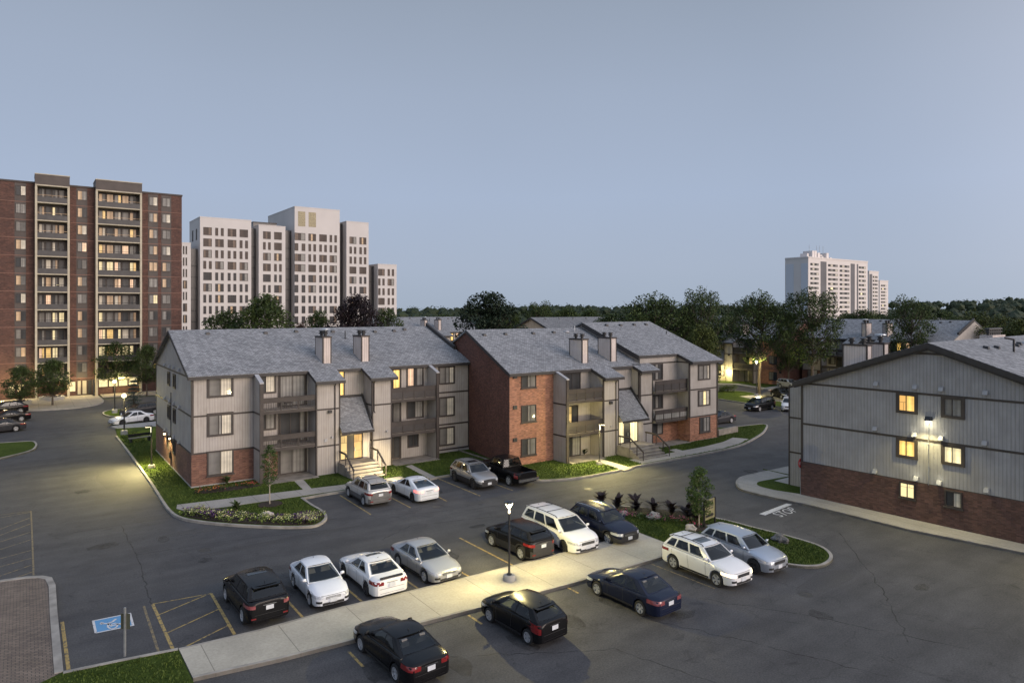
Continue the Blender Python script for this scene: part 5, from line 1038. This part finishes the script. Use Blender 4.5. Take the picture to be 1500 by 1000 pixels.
    def side(u, v, s, o=0.):       # u 0 rear .. 1 front along the glasshouse, v 0 belt .. 1 roof
        xb_ = lerp(c1, a1, u); xt = lerp(c2, a2, u); x = lerp(xb_, xt, v**.92); y = lerp(yb(xb_), yt_, v**1.15)*(1-.05*(2*u-1)**4*v); z = lerp(bt(xb_)-.01, zr_(xt)-.02, v); return (x, s*(y+o), z+o*.2)
    def screen(u, v, f, o=0.):     # u across -1..1, v bottom..top, f True windscreen
        A_, B_ = (a1, a2) if f else (c1, c2); sg = 1 if f else -1; y = lerp(yb(A_), yt_*.95, v**1.15)*u; x = lerp(A_, B_, v)+sg*.10*(1-u*u)*(1-.3*v)-sg*.02; z = lerp(bt(A_)-.01, zr_(B_)-.02, v); return (x+sg*o*.6, y, z+o)
    def roof(u, v, o=0.): x = lerp(c2, a2, u); y = (2*v-1)*yt_*(1-.05*(2*u-1)**4); e = .09*(2*u-1)*(1-(2*v-1)**2); return (x+(e if kind != 'truck' else 0), y, zr_(x)-.02+.045*(1-(2*v-1)**4)+o)
    cb = MB()
    def holed(f, nu, nv, hole):      # a skin with real openings where the glass goes
        o = len(cb.v); cb.v += [tuple(f(i/nu, j/nv)) for i in range(nu+1) for j in range(nv+1)]
        for i in range(nu):
            for j in range(nv):
                if not hole((i+.5)/nu, (j+.5)/nv): a = o+i*(nv+1)+j; cb.f.append((a, a+nv+1, a+nv+2, a+1)); cb.m.append(0)
    spl = {'sedan':[(.15,.50),(.525,.885)],'fast':[(.24,.55),(.575,.88)],'hatch':[(.13,.47),(.495,.87)],'suv':[(.05,.24),(.26,.56),(.58,.87)],'van':[(.05,.30),(.32,.60),(.62,.90)],'truck':[(.10,.44),(.48,.84)]}[kind]
    for s in (1,-1): holed(lambda u, v: side(u, v, s), 48, 16, lambda u, v: .11 < v < .85 and any(a+(.10*v if a == spl[0][0] and kind in ('sedan','fast') else .02*v)+.012 < u < b-.012 for a, b in spl))
    holed(lambda u, v: screen(2*u-1, v, True), 30, 12, lambda u, v: .05 < u < .95 and .07 < v < .92); holed(lambda u, v: screen(2*u-1, v, False), 30, 12, lambda u, v: .10 < u < .90 and .16 < v < .87)
    rb = MB().grid(roof, 10, 8)
    cb.mesh; cb.build('cabin', body, r, smooth=True, fix=False); ro = rb.build('roof', roofm or body, r, smooth=True, fix=False)
    wsm = MB().grid(lambda u, v: screen((2*u-1)*.93, .04+.91*v, True, .008), 8, 4); wsm.build('windscreen', glass_c, r, smooth=True, fix=False)
    MB().grid(lambda u, v: screen((2*u-1)*(.86 if kind != 'truck' else .88), .12+.78*v, False, .008), 8, 4).build('rear_window', glass_c, r, smooth=True, fix=False)
    for s in (1,-1):
        for a, b in spl:
            def gf(u, v):
                v = .08+.80*v; lo = a+(.10*v if a == spl[0][0] and kind in ('sedan','fast') else .02*v); hi = b+.0*v; return side(lerp(lo, hi, u), v, s, .008)
            MB().grid(gf, 4, 3).build('side_window', glass_c, r, smooth=True, fix=False)
    ww = W_*.80; dk_ = MB()
    dk_.grid(lambda u, v: (lerp(c1+.08, a1-.06, u), (2*v-1)*ww, bt(lerp(c1, a1, u))+.03), 6, 1); dk_.box(a1-.42, -ww*.9, bt(a1), a1-.10, ww*.9, bt(a1)+.07); dk_.build('dashboard', plast, r, fix=False)
    st_ = seat or seatm; hz_ = H-bt(0)
    rows = [a1-1.05]+([a1-2.0] if kind != 'truck' else [])
    for ri_, x in enumerate(rows):
        for s in (1,-1):
            MB().hexa([(x-.05,s*W_*.42-.24,bt(x)+.01),(x+.09,s*W_*.42-.24,bt(x)+.01),(x+.09,s*W_*.42+.24,bt(x)+.01),(x-.05,s*W_*.42+.24,bt(x)+.01)], [(x-.13,s*W_*.42-.19,bt(x)+hz_*.42),(x-.03,s*W_*.42-.19,bt(x)+hz_*.42),(x-.03,s*W_*.42+.19,bt(x)+hz_*.42),(x-.13,s*W_*.42+.19,bt(x)+hz_*.42)]).box(x-.13,s*W_*.42-.11,bt(x)+hz_*.46,x-.05,s*W_*.42+.11,bt(x)+hz_*.70).build('seat', st_, r)
    if sunroof: MB().grid(lambda u, v: roof(.56+.26*u, .2+.6*v, .008), 4, 4).build('sunroof', glass_c, r, smooth=True, fix=False)
    # wheels
    for x in (ax_f, ax_r):
        for s in (1, -1):
            t = cached(('tyre',wr), lambda: MB().lathe([(wr*.60,.02),(wr*.62,-.105),(wr*.93,-.105),(wr,-.07),(wr,.07),(wr*.93,.105),(wr*.62,.105),(wr*.60,.02)], 0, 0, 28, axis='y', caps=False).mesh('tyre', [rub], 40))
            w = link('wheel', t, r, (x, s*(W_-.115), wr))
            def rim():
                m = MB(); m.lathe([(wr*.60,.03),(wr*.66,.108),(wr*.61,.112),(wr*.57,.05)], 0, 0, 28, axis='y', caps=False); m.lathe([(.01,.07),(.05,.095),(.065,.06)], 0, 0, 12, axis='y')
                for i in range(5):
                    for d in (-.16,.16): a = 2*pi*i/5+d; ca, sa = cos(a), sin(a); m.hexa([(ca*.04-sa*.035,.055,sa*.04+ca*.02),(ca*.04+sa*.035,.055,sa*.04-ca*.02),(ca*wr*.6+sa*.042,.075,sa*wr*.6-ca*.042),(ca*wr*.6-sa*.042,.075,sa*wr*.6+ca*.042)], [(ca*.04-sa*.02,.09,sa*.04+ca*.02),(ca*.04+sa*.02,.09,sa*.04-ca*.02),(ca*wr*.6+sa*.042,.10,sa*wr*.6-ca*.042),(ca*wr*.6-sa*.042,.10,sa*wr*.6+ca*.042)])
                m.lathe([(.01,.02),(wr*.58,.02),(wr*.58,.03),(.01,.03)], 0, 0, 16, m=1, axis='y'); return m.mesh('rim', [wheel, plast])
            rm = link('rim', cached(('rim',wr,wheel.name), rim), w); rm.rotation_euler = (0, rnd.uniform(0,1.2), 0 if s > 0 else pi)
    # lamps, grille, bumpers, mirrors, plates, handles: laid on the body's real skin
    bv = BVHTree.FromPolygons([Vector(v) for v in mb.v], [tuple(f) for f in mb.f])
    def skin(org, dr, o=.012):
        h, nn, _, _ = bv.ray_cast(Vector(org), Vector(dr)); 
        if h is None: return Vector(org)+Vector(dr)*3
        if nn.dot(Vector(dr)) > 0: nn = -nn
        return h+nn*o
    def wrap(f, s, p0, p1, z0, z1, o=.012, cx=1.15, tilt=0.):      # patch turning round a corner; angles from straight ahead/behind
        sg = 1 if f else -1; c = Vector((sg*(L/2-cx), 0, 0))
        def g(u, v):
            a = R(lerp(p0, p1, u)); d = Vector((sg*cos(a), s*sin(a), 0)); z = lerp(z0, z1, v)+tilt*u
            return tuple(skin(c+Vector((0,0,z))+d*4, -d, o))
        return g
    def front(f, ya, yb_, z0, z1, o=.010, n=8):
        sg = 1 if f else -1
        return lambda u, v: tuple(skin((sg*4, lerp(ya, yb_, u), lerp(z0, z1, v)), (-sg, 0, 0), o))
    nz_ = q['nose']; lo_ = {'sedan':.0,'fast':.0}.get(kind, .0); tz = q['tail']
    for s in (1,-1):
        if kind == 'truck': hg = wrap(True, s, 24, 56, nz_-.30, nz_-.06, tilt=.02)
        elif kind in ('suv','van'): hg = wrap(True, s, 25, 60, nz_-.16, nz_-.03, tilt=.06)
        else: hg = wrap(True, s, 22, 62, nz_-.13, nz_-.015, tilt=.07)
        MB().grid(hg, 8, 2).build('headlight', headm, r, smooth=True, fix=False)
        if kind == 'truck': tg = wrap(False, s, 42, 58, tz-.42, tz-.06)
        elif kind == 'van': tg = wrap(False, s, 33, 60, tz-.30, tz-.02)
        elif kind == 'hatch': tg = wrap(False, s, 32, 62, tz-.36, tz-.03, tilt=.06)
        elif kind == 'suv': tg = wrap(False, s, 27, 60, tz-.20, tz-.06, tilt=.03)
        else: tg = wrap(False, s, 20, 58, tz-.20, tz-.04, tilt=.02)
        MB().grid(tg, 8, 2).build('taillight', tail, r, smooth=True, fix=False)
        if kind == 'suv': MB().grid(wrap(False, s, 26, 34, gc+.18, gc+.24), 4, 1).build('rear_reflector', t_lamp, r, fix=False)
        if kind in ('suv','sedan','fast','van'): MB().grid(wrap(True, s, 24, 36, gc+.16, gc+.26), 4, 1).build('fog_lamp_surround', plast, r, fix=False)
        xm = a1-.22; m = MB(); c_ = (xm, s*(W_*.985+.06), bt(xm)+.09); m.lathe([(.01,-.085),(.06,-.075),(.075,0),(.06,.075),(.01,.085)], 0, 0, 10, axis='y'); m.v = [(c_[0]+v[0]*.8, c_[1]+v[1]*1.1, c_[2]+v[2]) for v in m.v]
        m.box(xm-.03, min(s*W_*.93, c_[1]), bt(xm)+.02, xm+.03, max(s*W_*.93, c_[1]), bt(xm)+.06); m.build('mirror', body, r, smooth=True)
        ds = (.36,.68) if kind != 'truck' else (.3,.62)
        for u in ds:
            x = lerp(c1, a1, u); MB().box(x-.10, min(s*W_*.975, s*(W_+.015)), bt(x)-.17, x+.06, max(s*W_*.975, s*(W_+.015)), bt(x)-.14).build('door_handle', chrome if metal_h else body, r)
        # shut lines and the sill strip
        sl_ = MB()
        for x in (a1-.30, lerp(c1, a1, .53), lerp(c1, a1, .20)): sl_.grid(lambda u, v: tuple(skin((x+.008*(2*u-1)+(.10 if x < -.3 else 0)*(1-v), s*3, lerp(gc+.16, bt(x)-.03, v)), (0,-s,0), .004)), 1, 8)
        sl_.build('shut_line', plast, r, fix=False)
        MB().grid(lambda u, v: tuple(skin((lerp(ax_r+wr+.1, ax_f-wr-.1, u), s*3, lerp(gc+.03, gc+.13, v)), (0,-s,0), .008)), 6, 1).build('sill', plast, r, fix=False)
    gw = W_*(.46 if kind in ('suv','van','truck') else .40); gz0, gz1 = (nz_-.20, nz_-.05) if kind in ('suv','van') else (nz_-.42, nz_-.05) if kind == 'truck' else (nz_-.15, nz_-.05)
    gr_ = MB().grid(front(True, -gw, gw, gz0, gz1), 10, 2).build('grille', plast, r, fix=False); bar = MB()
    for j in range(2): z = lerp(gz0, gz1, .3+.4*j); bar.grid(front(True, -gw*.97, gw*.97, z-.010, z+.010, .018), 8, 1)
    bar.build('grille_bars', chrome if max(0,1) and kind in ('suv','van','truck') else body, gr_, fix=False)
    MB().grid(front(True, -W_*.58, W_*.58, gc+.06, gc+.17), 10, 1).build('lower_intake', plast, r, fix=False); MB().grid(front(False, -W_*.66, W_*.66, gc+.04, gc+.14), 10, 1).build('rear_diffuser', plast, r, fix=False)
    if kind != 'truck':
        MB().grid(front(False, -W_*.80, W_*.80, gc+.33, gc+.345, .004), 10, 1).build('bumper_seam', plast, r, fix=False)
        MB().grid(front(False, -W_*.30, W_*.30, tz-.115, tz-.085, .012), 6, 1).build('boot_trim', chrome if kind in ('sedan','suv') else plast, r, fix=False)
    if kind not in ('truck',): MB().grid(wrap(True, 1, -30, 30, nz_-.005-.0, nz_+.008, .004), 12, 1).build('bonnet_seam', plast, r, fix=False)
    def plate2(f, z): 
        c = skin((4 if f else -4, 0, z), (-1 if f else 1, 0, 0), .016); o = plate(r, c.x, 0, z, face=1 if f else -1); return o
    plate2(False, {'truck': gc+.26}.get(kind, tz-.22)); 
    plate2(True, gc+.24)
    if kind == 'truck':
        MB().box(xr-.10,-W_*.96,gc+.16,xr-.0,W_*.96,gc+.36).build('rear_bumper', chrome, r); MB().box(xf-.06,-W_*.92,gc+.05,xf+.06,W_*.92,gc+.26).build('front_bumper', chrome, r)
        MB().box(-1.03,-W_*.85,.83,-.99,W_*.85,1.2).build('bed_front_wall', body, r)
    if rails:
        for s in (1,-1):
            m = MB(); yr_ = s*yt_*.90; pts = [(lerp(c2,a2,t), yr_, zr_(lerp(c2,a2,t))+(.075 if .05 < t < .95 else .0)) for t in (0,.06,.3,.6,.94,1)]
            for p, p2 in zip(pts, pts[1:]): m.tube(p, p2, .022, n=6)
            m.build('roof_rail', rails, r)
    if rails and ov.get('bars', True) and kind in ('van','suv'):
        m = MB()
        for t in (.30,.66): x = lerp(c2,a2,t); m.tube((x,-yt_*.9,zr_(x)+.08), (x,yt_*.9,zr_(x)+.08), .018, n=6)
        m.build('cross_bar', plast, r)
    if kind in ('suv','hatch','van') or spoiler: MB().hexa([(c2+.02,-yt_*.88,H-.10),(c2+.02,yt_*.88,H-.10),(c2-.20,yt_*.80,H-.13),(c2-.20,-yt_*.80,H-.13)], [(c2+.06,-yt_*.88,H-.065),(c2+.06,yt_*.88,H-.065),(c2-.20,yt_*.80,H-.10),(c2-.20,-yt_*.80,H-.10)]).build('spoiler', roofm or body, r) if kind != 'sedan' else MB().box(xr+.03,-W_*.62,q['deck']-.02,xr+.14,W_*.62,q['deck']+.05).build('spoiler', plast, r)
    MB().tube((c2+.25,0,zr_(c2+.25)+.02),(c2+.12,0,zr_(c2)+.12),.012,.006,5).build('antenna', plast, r)
    return r
p_blk = paint('black_car_paint', (.006,.006,.007)); p_nvy = paint('navy_car_paint', (.010,.014,.032)); p_wht = paint('white_car_paint', (.70,.71,.72)); p_slv = paint('silver_car_paint', (.42,.43,.45), .55, .3); p_gry = paint('grey_car_paint', (.30,.305,.315), .45, .3); p_slb = paint('pale_blue_silver_paint', (.40,.44,.50), .55, .3); p_chp = paint('champagne_car_paint', (.50,.49,.48), .35, .32); p_dgr = paint('charcoal_car_paint', (.035,.036,.04)); p_vio = paint('plum_car_paint', (.045,.04,.055)); p_wht2 = paint('cool_white_paint', (.66,.69,.74))
UP, DN = pi/2, -pi/2
def park(kind, body, label, cat, wheelpt, which, head, **k):   # wheelpt: image point of a near-side wheel's contact; the side is +X-left or right of the car
    """place by the ground contact of the wheel on the car's west side"""
    q = dict(P_[kind]); q.update({a: b for a, b in k.items() if a in q}); gx, gy = G(*wheelpt) if isinstance(wheelpt, tuple) else wheelpt
    ax = q['L']/2-q['fo'] if which == 'f' else -q['L']/2+q['ro']; side = q['W']/2-.03
    # the west side of a car heading up (+Y) is its left (+y local), heading down it is its right
    sy = side if sin(head) > 0 else -side
    ox, oy = ax*cos(head)-sy*sin(head), ax*sin(head)+sy*cos(head); return car(kind, body, label, cat, (gx-ox, gy-oy), head, **k)
park('suv', p_blk, 'black SUV with its tail to the walkway beside the hatched bay', 'SUV', (354.7,913.3), 'r', R(90.9), wheel=alloy, tail=t_pink, sunroof=True, bars=False, rails=False)
park('sedan', p_wht2, 'white compact sedan facing the walkway between the black SUV and the other white sedan', 'sedan', (453.3,888), 'f', R(-91.9), wheel=alloy, seat=seat_l, L=4.3, W=1.70, H=1.47, fo=.85, ro=.95)
park('sedan', p_wht, 'white sedan with dark sunroof and black trunk lip, tail to the walkway', 'sedan', (536,872), 'r', R(90), wheel=alloy_d, sunroof=True, spoiler=True, L=4.67, fo=.94, ro=1.0)
park('sedan', p_slv, 'silver sedan facing the walkway under the lit lamp', 'sedan', (621.3,853.3), 'f', R(-87.5), L=4.55, seat=seat_l)
park('suv', p_blk, 'small black SUV parked tail-out beside the lamp post', 'SUV', (762.5,820), 'r', R(91.9), L=4.42, H=1.64, W=1.81, fo=.88, ro=.88, clad=plast)
park('van', p_wht, 'white minivan with black roof bars facing the walkway', 'minivan', (825,810), 'f', R(-91), wheel=alloy_d, rails=plast)
park('suv', p_nvy, 'navy SUV with silver roof rails next to the planted island', 'SUV', (890,797.5), 'f', R(-91), rails=chrome, bars=False, clad=plast)
park('sedan', p_blk, 'black sedan with lit-looking red tail lamps cut by the bottom edge', 'sedan', (578.7,998.7), 'r', R(93), L=4.75, fo=.95, ro=1.05)
park('hatch', p_blk, 'black hatchback with red tail lamps just below the lamp post', 'hatchback', (772.5,943.8), 'r', R(93.5))
park('sedan', p_nvy, 'navy sedan with pink-clear tail lamps below the walkway', 'sedan', (937.3,901.3), 'r', R(92.1), tail=t_pink, L=4.57, H=1.5)
park('suv', p_wht, 'white SUV with one headlamp lit and a sunroof', 'SUV', (1049.3,859.2), 'f', R(-91.1), rails=plast, sunroof=True, headm=h_on)
park('suv', p_slb, 'silver-blue SUV parked against the grass island, right of the white SUV', 'SUV', (1104,840), 'f', R(-91), wheel=alloy_d, L=4.47, H=1.65)
park('suv', p_chp, 'old silver SUV with dark lower cladding before the entry steps', 'SUV', (532.1,740.9), 'r', R(89.4), clad=M('grey_cladding', (.10,.10,.105), .6), rails=plast, L=4.5)
park('fast', p_wht2, 'white fastback with glowing red tail lamps before the entry steps', 'hatchback', (603.5,735.2), 'r', R(92), tail=t_on, wheel=alloy_d)
park('suv', p_gry, 'grey SUV with slotted grille beside the black pickup', 'SUV', (693,716), 'f', R(-91.2), clad=plast, rails=plast, bars=False, sunroof=True, wheel=alloy_d, L=4.62)
park('truck', p_blk, 'black pickup truck with open bed below the dark brick wall', 'pickup truck', (744.8,711.4), 'r', R(91.5))
car('sedan', p_wht, 'white sedan side-on beside the globe lamp, left of the gable', 'sedan', (lambda a, b: ((a[0]+b[0])/2+.3, (a[1]+b[1])/2+.85))(G(170,624), G(209,619)), R(-162.5+0), wheel=alloy_d)
car('suv', p_dgr, 'dark car half hidden behind the white sedan by the small spruce', 'car', FAR(206, 86.5), R(-163), H=1.55)
car('suv', p_blk, 'dark SUV at the left edge, farthest of the three', 'SUV', G(6,607), R(-168), tail=t_lamp, L=4.9)
car('sedan', p_blk, 'black sedan at the left edge, middle one of the three', 'sedan', G(8,618), R(-168), L=4.8)
car('sedan', p_dgr, 'charcoal sedan at the left edge, nearest of the three', 'sedan', G(-1,633), R(-166), tail=t_lamp)
car('van', p_blk, 'black minivan side-on on the lot beyond the right corner', 'minivan', (lambda a, b: ((a[0]+b[0])/2-.1, (a[1]+b[1])/2+.95))(G(1133,599.2), G(1112.6,602.8)), R(-176), k=.98)
car('sedan', p_dgr, 'dark sedan half hidden behind the right end of the front building', 'sedan', (67.79-1.35+.2, 50.39+.9), R(178))
car('sedan', p_blk, 'dark car with pale windscreen reflection behind the black minivan', 'car', FAR(1146, 104), R(-120))
car('suv', p_slv, 'silver hatchback far off before the dark brick wall', 'hatchback', FAR(1156, 116), R(-105), H=1.6, L=4.2)
car('suv', p_wht, 'white SUV mostly hidden behind the right-hand gable corner', 'SUV', FAR(1156, 91), R(-150))
# ------------------------------------------------------------ lamps, signs, small things
LP = 5.
WARM = (1., .82, .33); g_w = glow('lamp_glow_warm', (1., .80, .45), 6); g_h = glow('lamp_glow_bright', (1., .80, .44), 2.4)
def plight(p, power, col=WARM, r=.12, name='lamp_light', par=None):
    l = bpy.data.lights.new(name, 'POINT'); l.energy = power*LP; l.specular_factor = .25; l.color = col; l.shadow_soft_size = r; o = bpy.data.objects.new(name, l); C.objects.link(o); o.location = p
    if par is not None: o.parent = par
    return o
def spot(p, tgt, power, ang, col=WARM, r=.08, par=None):
    l = bpy.data.lights.new('lamp_light', 'SPOT'); l.energy = power*LP; l.specular_factor = .25; l.color = col; l.spot_size = R(ang); l.spot_blend = .7; l.shadow_soft_size = r; o = bpy.data.objects.new('lamp_light', l); C.objects.link(o); o.location = p
    o.rotation_euler = (Vector(tgt)-Vector(p)).to_track_quat('-Z', 'Y').to_euler(); return o
def base_post(t, h, rb=.055, base=.30):
    MB().lathe([(base,0),(base,.22),(base*.93,.26)], 0, 0, 18).build('concrete_base', conc, t, smooth=30)
    MB().lathe([(.13,.26),(.13,.31),(rb*1.25,.34),(rb,.5),(rb*.85,h)], 0, 0, 12).build('pole', steel_blk, t, smooth=40)
def lantern(pos, label, h=4.02, power=450, zb=.14, cap=True):
    t = thing('street_lamp', label, 'lamp post', (pos[0], pos[1], zb), 0, 'black lamp posts'); h = h-zb; base_post(t, h-.62)
    l = MB(); l.lathe([(.05,h-.62),(.058,h-.58),(.058,h-.50),(.04,h-.46)], 0, 0, 12)
    for i in range(4): a = pi/4+i*pi/2; l.tube((0,0,h-.46), (cos(a)*.19,sin(a)*.19,h-.10), .011, .011, 6)
    l.tube((0,0,h-.46), (0,0,h-.34), .03, .03, 8); l.build('lamp_glass', g_h, t)
    MB().lathe([(.24,h-.10),(.25,h-.05),(.12,h),(.02,h+.01)], 0, 0, 16).build('lamp_hood', steel_blk, t, smooth=30); plight((0,0,h-.17), power, r=.045, par=t); return t
lantern((19.39,27.32), 'black lamp post with glowing lantern standing on the wide walkway', power=370)
lantern(FAR(1108, 105.5), 'lamp post with glowing lantern on the far grass beyond the black minivan', h=5.5, power=420)
def globe(pos, label, h, power=160, zb=.05, k=.62):
    t = thing('street_lamp', label, 'lamp post', (pos[0], pos[1], zb), 0, 'black lamp posts'); h -= zb; MB().lathe([(.33,0),(.33,.5),(.30,.55)], 0, 0, 16).build('concrete_base', conc, t, smooth=30); MB().lathe([(.075,.5),(.06,h-.4)], 0, 0, 12).build('pole', steel_blk, t)
    MB().lathe([(.07,h-.45),(.18,h-.42),(.22,h-.3),(.22,h-.18),(.15,h-.05),(.03,h)], 0, 0, 16).build('lamp_globe', g_h, t, smooth=True); plight((-.2,-.27,h-.25), power, r=.08, par=t); return t
globe((8.71,82.84), 'globe lamp post on a concrete base at the tip of the left lawn', 4.5); globe((9.54,100.89), 'farther globe lamp post on the small grass island before the brick tower', 4.4)
def armlamp(pos, label, h, ang, power, tgt, zb=.13):
    t = thing('street_lamp', label, 'lamp post', (pos[0], pos[1], zb), ang, 'black lamp posts'); h -= zb; base_post(t, h-.02, .05, .27); MB().box(-.02,-.05,h-.06,.42,.05,h+.02).build('lamp_arm', steel_blk, t); MB().box(.16,-.07,h-.10,.46,.07,h-.061).build('lamp_glass', g_h, t); MB().box(.05,-.04,h-.55,.058,.04,h-.08).build('lit_plate', glow('lamp_plate_'+str(int(power)), (1,.9,.65), 2.5), t)
    p = (pos[0]+cos(ang)*.36, pos[1]+sin(ang)*.36, h+zb-.16); spot(p, tgt, power, 150); return t
armlamp((40.15,43.22), 'thin black lamp post lighting the lawn before the lit balcony', 3.6, R(-60), 520, (38.4,40.9,0)); plight((39.3,42.4,3.3), 105)
armlamp((8.75,64.16), 'thin black lamp post on the narrow lawn beside the gable wall', 3.65, R(190), 900, (4.5,63,0)); spot((9.2,64.2,2.9), (9.3,64.2,0), 110, 125)
# wall lamps and porch lights
spot((9.85,63.9,2.35), (9.6,63.9,0), 70, 150, (1,.78,.34)); spot((9.85,66.6,2.35), (9.6,66.6,0), 30, 150, (1,.78,.34))
for y in (63.9, 66.6): tag(MB().box(-.16,-.07,-.05,-.001,.07,.06).build('wall_lamp', g_w, None, (10.17,y,2.45)), 'small glowing lamp on the brick gable wall, '+('nearer' if y < 65 else 'farther')+' of two', 'lamp', 'lamps on the brick gable wall')
q = D_.matrix_basis @ Vector((-.55,-8.3,6.3)); spot(q, q+Vector((-.6,0,-1)), 190, 150, (1,.84,.40)); plight(D_.matrix_basis @ Vector((-.45,-8.3,6.25)), 6, (1,.9,.6))
for y, z in ((-7.5,5.4),(-9.0,5.4),(-7.6,2.65),(-8.9,2.65)): plight(D_.matrix_basis @ Vector((-.25,y,z+.34)), .35, (1,.95,.7), .04)
q = D_.matrix_basis @ Vector((-1.4,-17.5,4.2)); spot(q, q+Vector((-1.5,-1.0,-3)), 260, 140)
plight((22.3,52.9,3.0), 10, (1,.75,.35)); plight((46.,44.7,2.8), 12, (1,.82,.45))
cb_ = [x for x in bpy.data.objects if x.parent is None and x.get('label','').startswith('walk-up half hidden')][0]
MB().box(9.9,-1.98,1.7,10.15,-1.81,1.95).build('wall_light', g_h, cb_); plight((105.4,79.4,1.85), 90); plight((104,84,2.6), 30)
for x, y, p in ((onY(118,125.2),123,140),(onY(90,125.2),123.2,120),(onY(30,125.2),123,160),(onY(2,125.2),122,200),(onY(173,125.2),122.8,200)): plight((x,y,2.4), p*.4, (1,.78,.36))
# head lamps of the white fastback shining on the steps
for x in (22.25, 23.45): spot((x,46.75,.68), (x+.4,52,.35), 420, 46, (1,.80,.45), .06)
spot((28.3,19.35,.8), (28.2,12,.1), 4, 50, (1,.75,.4), .06)
# signs
bd = thing('directory_board', 'olive wooden direction board with a black arrow between two dark posts, beside the young tree', 'sign', (*G(1031.5,775), .13), 0)
bd.rotation_euler = (0,0,atan2(G(1047,768)[1]-G(1031.5,775)[1], G(1047,768)[0]-G(1031.5,775)[0])); bw = hypot(G(1047,768)[1]-G(1031.5,775)[1], G(1047,768)[0]-G(1031.5,775)[0])
for x in (0, bw): MB().box(x-.045,-.045,0,x+.045,.045,1.62).build('post', steel_blk, bd)
pn = MB().box(.05,-.02,.38,bw-.05,.02,1.58).build('board', M('olive_board', (.20,.19,.10), .7, .2, 3), bd); mk = MB(); rr = random.Random(2)
for r_i, z in enumerate((1.42,1.28,1.13,.99)):
    x = .14+.1*(r_i % 2)
    while x < bw-.3: w = rr.uniform(.05,.14); mk.box(x,-.026,z,x+w,-.0205,z+.07); x += w+rr.uniform(.03,.07)
mk.build('lettering', steel_blk, pn); ar = MB().prismy([(.15,.53),(bw-.42,.53),(bw-.42,.47),(bw-.14,.60),(bw-.42,.73),(bw-.42,.67),(.15,.67)], -.03, -.0205); ar.build('arrow', steel_blk, pn)
sg = thing('parking_sign', 'thin grey post with the dark back of a small sign, before the accessible bay', 'sign', (*G(183,965), .12), 0); MB().box(-.03,-.03,0,.03,.03,1.86).build('post', galv, sg); ps = MB().box(-.18,.031,1.02,.18,.04,1.62).build('sign_plate', M('sign_back', (.055,.06,.04), .6), sg)
ps.rotation_euler = (0,0,0); sg.rotation_euler = (0,0,-TH)
red = M('stop_sign_red', (.32,.03,.035), .4, .1, 3); st = thing('stop_sign', 'small red stop sign on a thin pole at the corner of the sided gable wall', 'sign', (*FAR(1173, 49.1), .14), 0); MB().box(-.025,.0,0,.025,.03,2.45).build('pole', galv, st)
oc = MB().prismy([(.36*cos(pi/8+i*pi/4), 2.22+.36*sin(pi/8+i*pi/4)) for i in range(8)], -.02, -.001).build('sign_plate', red, st); me = textmesh('STOP', .26, .002, .85); me.materials.append(wht_m); tx = link('lettering', me, oc, (0,-.024,2.2)); tx.rotation_euler = (pi/2,0,0)
bn = thing('bench', 'low dark bench on the narrow lawn by the gable end', 'bench', (*G(205,648), .12), R(12)); MB().box(-1.05,-.22,.38,1.05,.22,.45).build('seat', conc_d, bn)
for x in (-.85,.85): MB().box(x-.08,-.2,0,x+.08,.2,.379).build('leg', steel_blk, bn)
MB().box(-1.05,.2,.55,1.05,.25,.8).box(-.9,.2,.451,-.85,.25,.55).box(.85,.2,.451,.9,.25,.55).build('backrest', steel_blk, bn)
# planter round the tree before the tower
for px, py, sc, lb in ((76,589,1.6,'round pale concrete planter with low shrubs on the forecourt of the brick tower'),(30,596,1.3,'round pale planter at the left edge before the brick tower')):
    pl = thing('planter', lb, 'planter', (*G(px,py-3), .12), 0); MB().lathe([(sc,0),(sc*1.03,.45),(sc*.9,.45),(sc*.88,.36),(.05,.36)], 0, 0, 28).build('tub', conc, pl, smooth=30); lm = MB(); rr = random.Random(px)
    for i in range(16): a = rr.uniform(0,6.3); leaves(lm, rr, (cos(a)*sc*rr.uniform(.2,.8), sin(a)*sc*rr.uniform(.2,.8), .5), .35, 26, .16, .6, .6)
    lm.build('foliage', lf_r, pl, fix=False)
# low walls and rail
rw_ = tag(MB().box(0,0,-.05,3.6,.3,.75).build('retaining_wall', conc_d, None, (*G(1053,640), 0), R(4)), 'low concrete wall ending at the dark sedan beyond the front building corner', 'wall')
# balcony furniture
def chair(pos, rz, label, mat=steel_blk):
    c = thing('balcony_chair', label, 'chair', pos, rz, 'chairs on the balconies'); MB().box(-.25,-.25,.38,.25,.25,.43).build('seat', mat, c); MB().box(-.25,.22,.431,.25,.27,.9).build('backrest', mat, c)
    for x in (-.22,.22):
        for y in (-.22,.22): MB().box(x-.02,y-.02,0,x+.02,y+.02,.379).build('leg', steel_blk, c)
    return c
ax_, ay_ = 10.2, 55.2
for i, (x, y, z, rz, m, lb) in enumerate(((16.6,-.9,5.651,.4,steel_blk,'dark chair on the top right balcony of the grey front building, left one'),(18.3,-.8,5.651,-.5,steel_blk,'dark chair on the top right balcony of the grey front building, right one'),(18.6,-.9,2.751,.2,seatm,'brown chair on the middle right balcony of the grey front building'),(6.9,-.8,5.601,0,trim,'brown chair on the top left balcony of the grey front building'))): chair((ax_+x, ay_+y, z), rz, lb, m)
chair((33.3+6., 46.9-.9, 2.601), .4, 'chair on the lit middle balcony beside the orange brick wall'); chair((33.3+6.4, 46.9-.9, 5.451), -.3, 'dark chair on the top balcony beside the orange brick wall'); chair((33.3+17.1, 46.9-.7, 2.601), .3, 'pale chair on the middle balcony of the right half', p_mid)
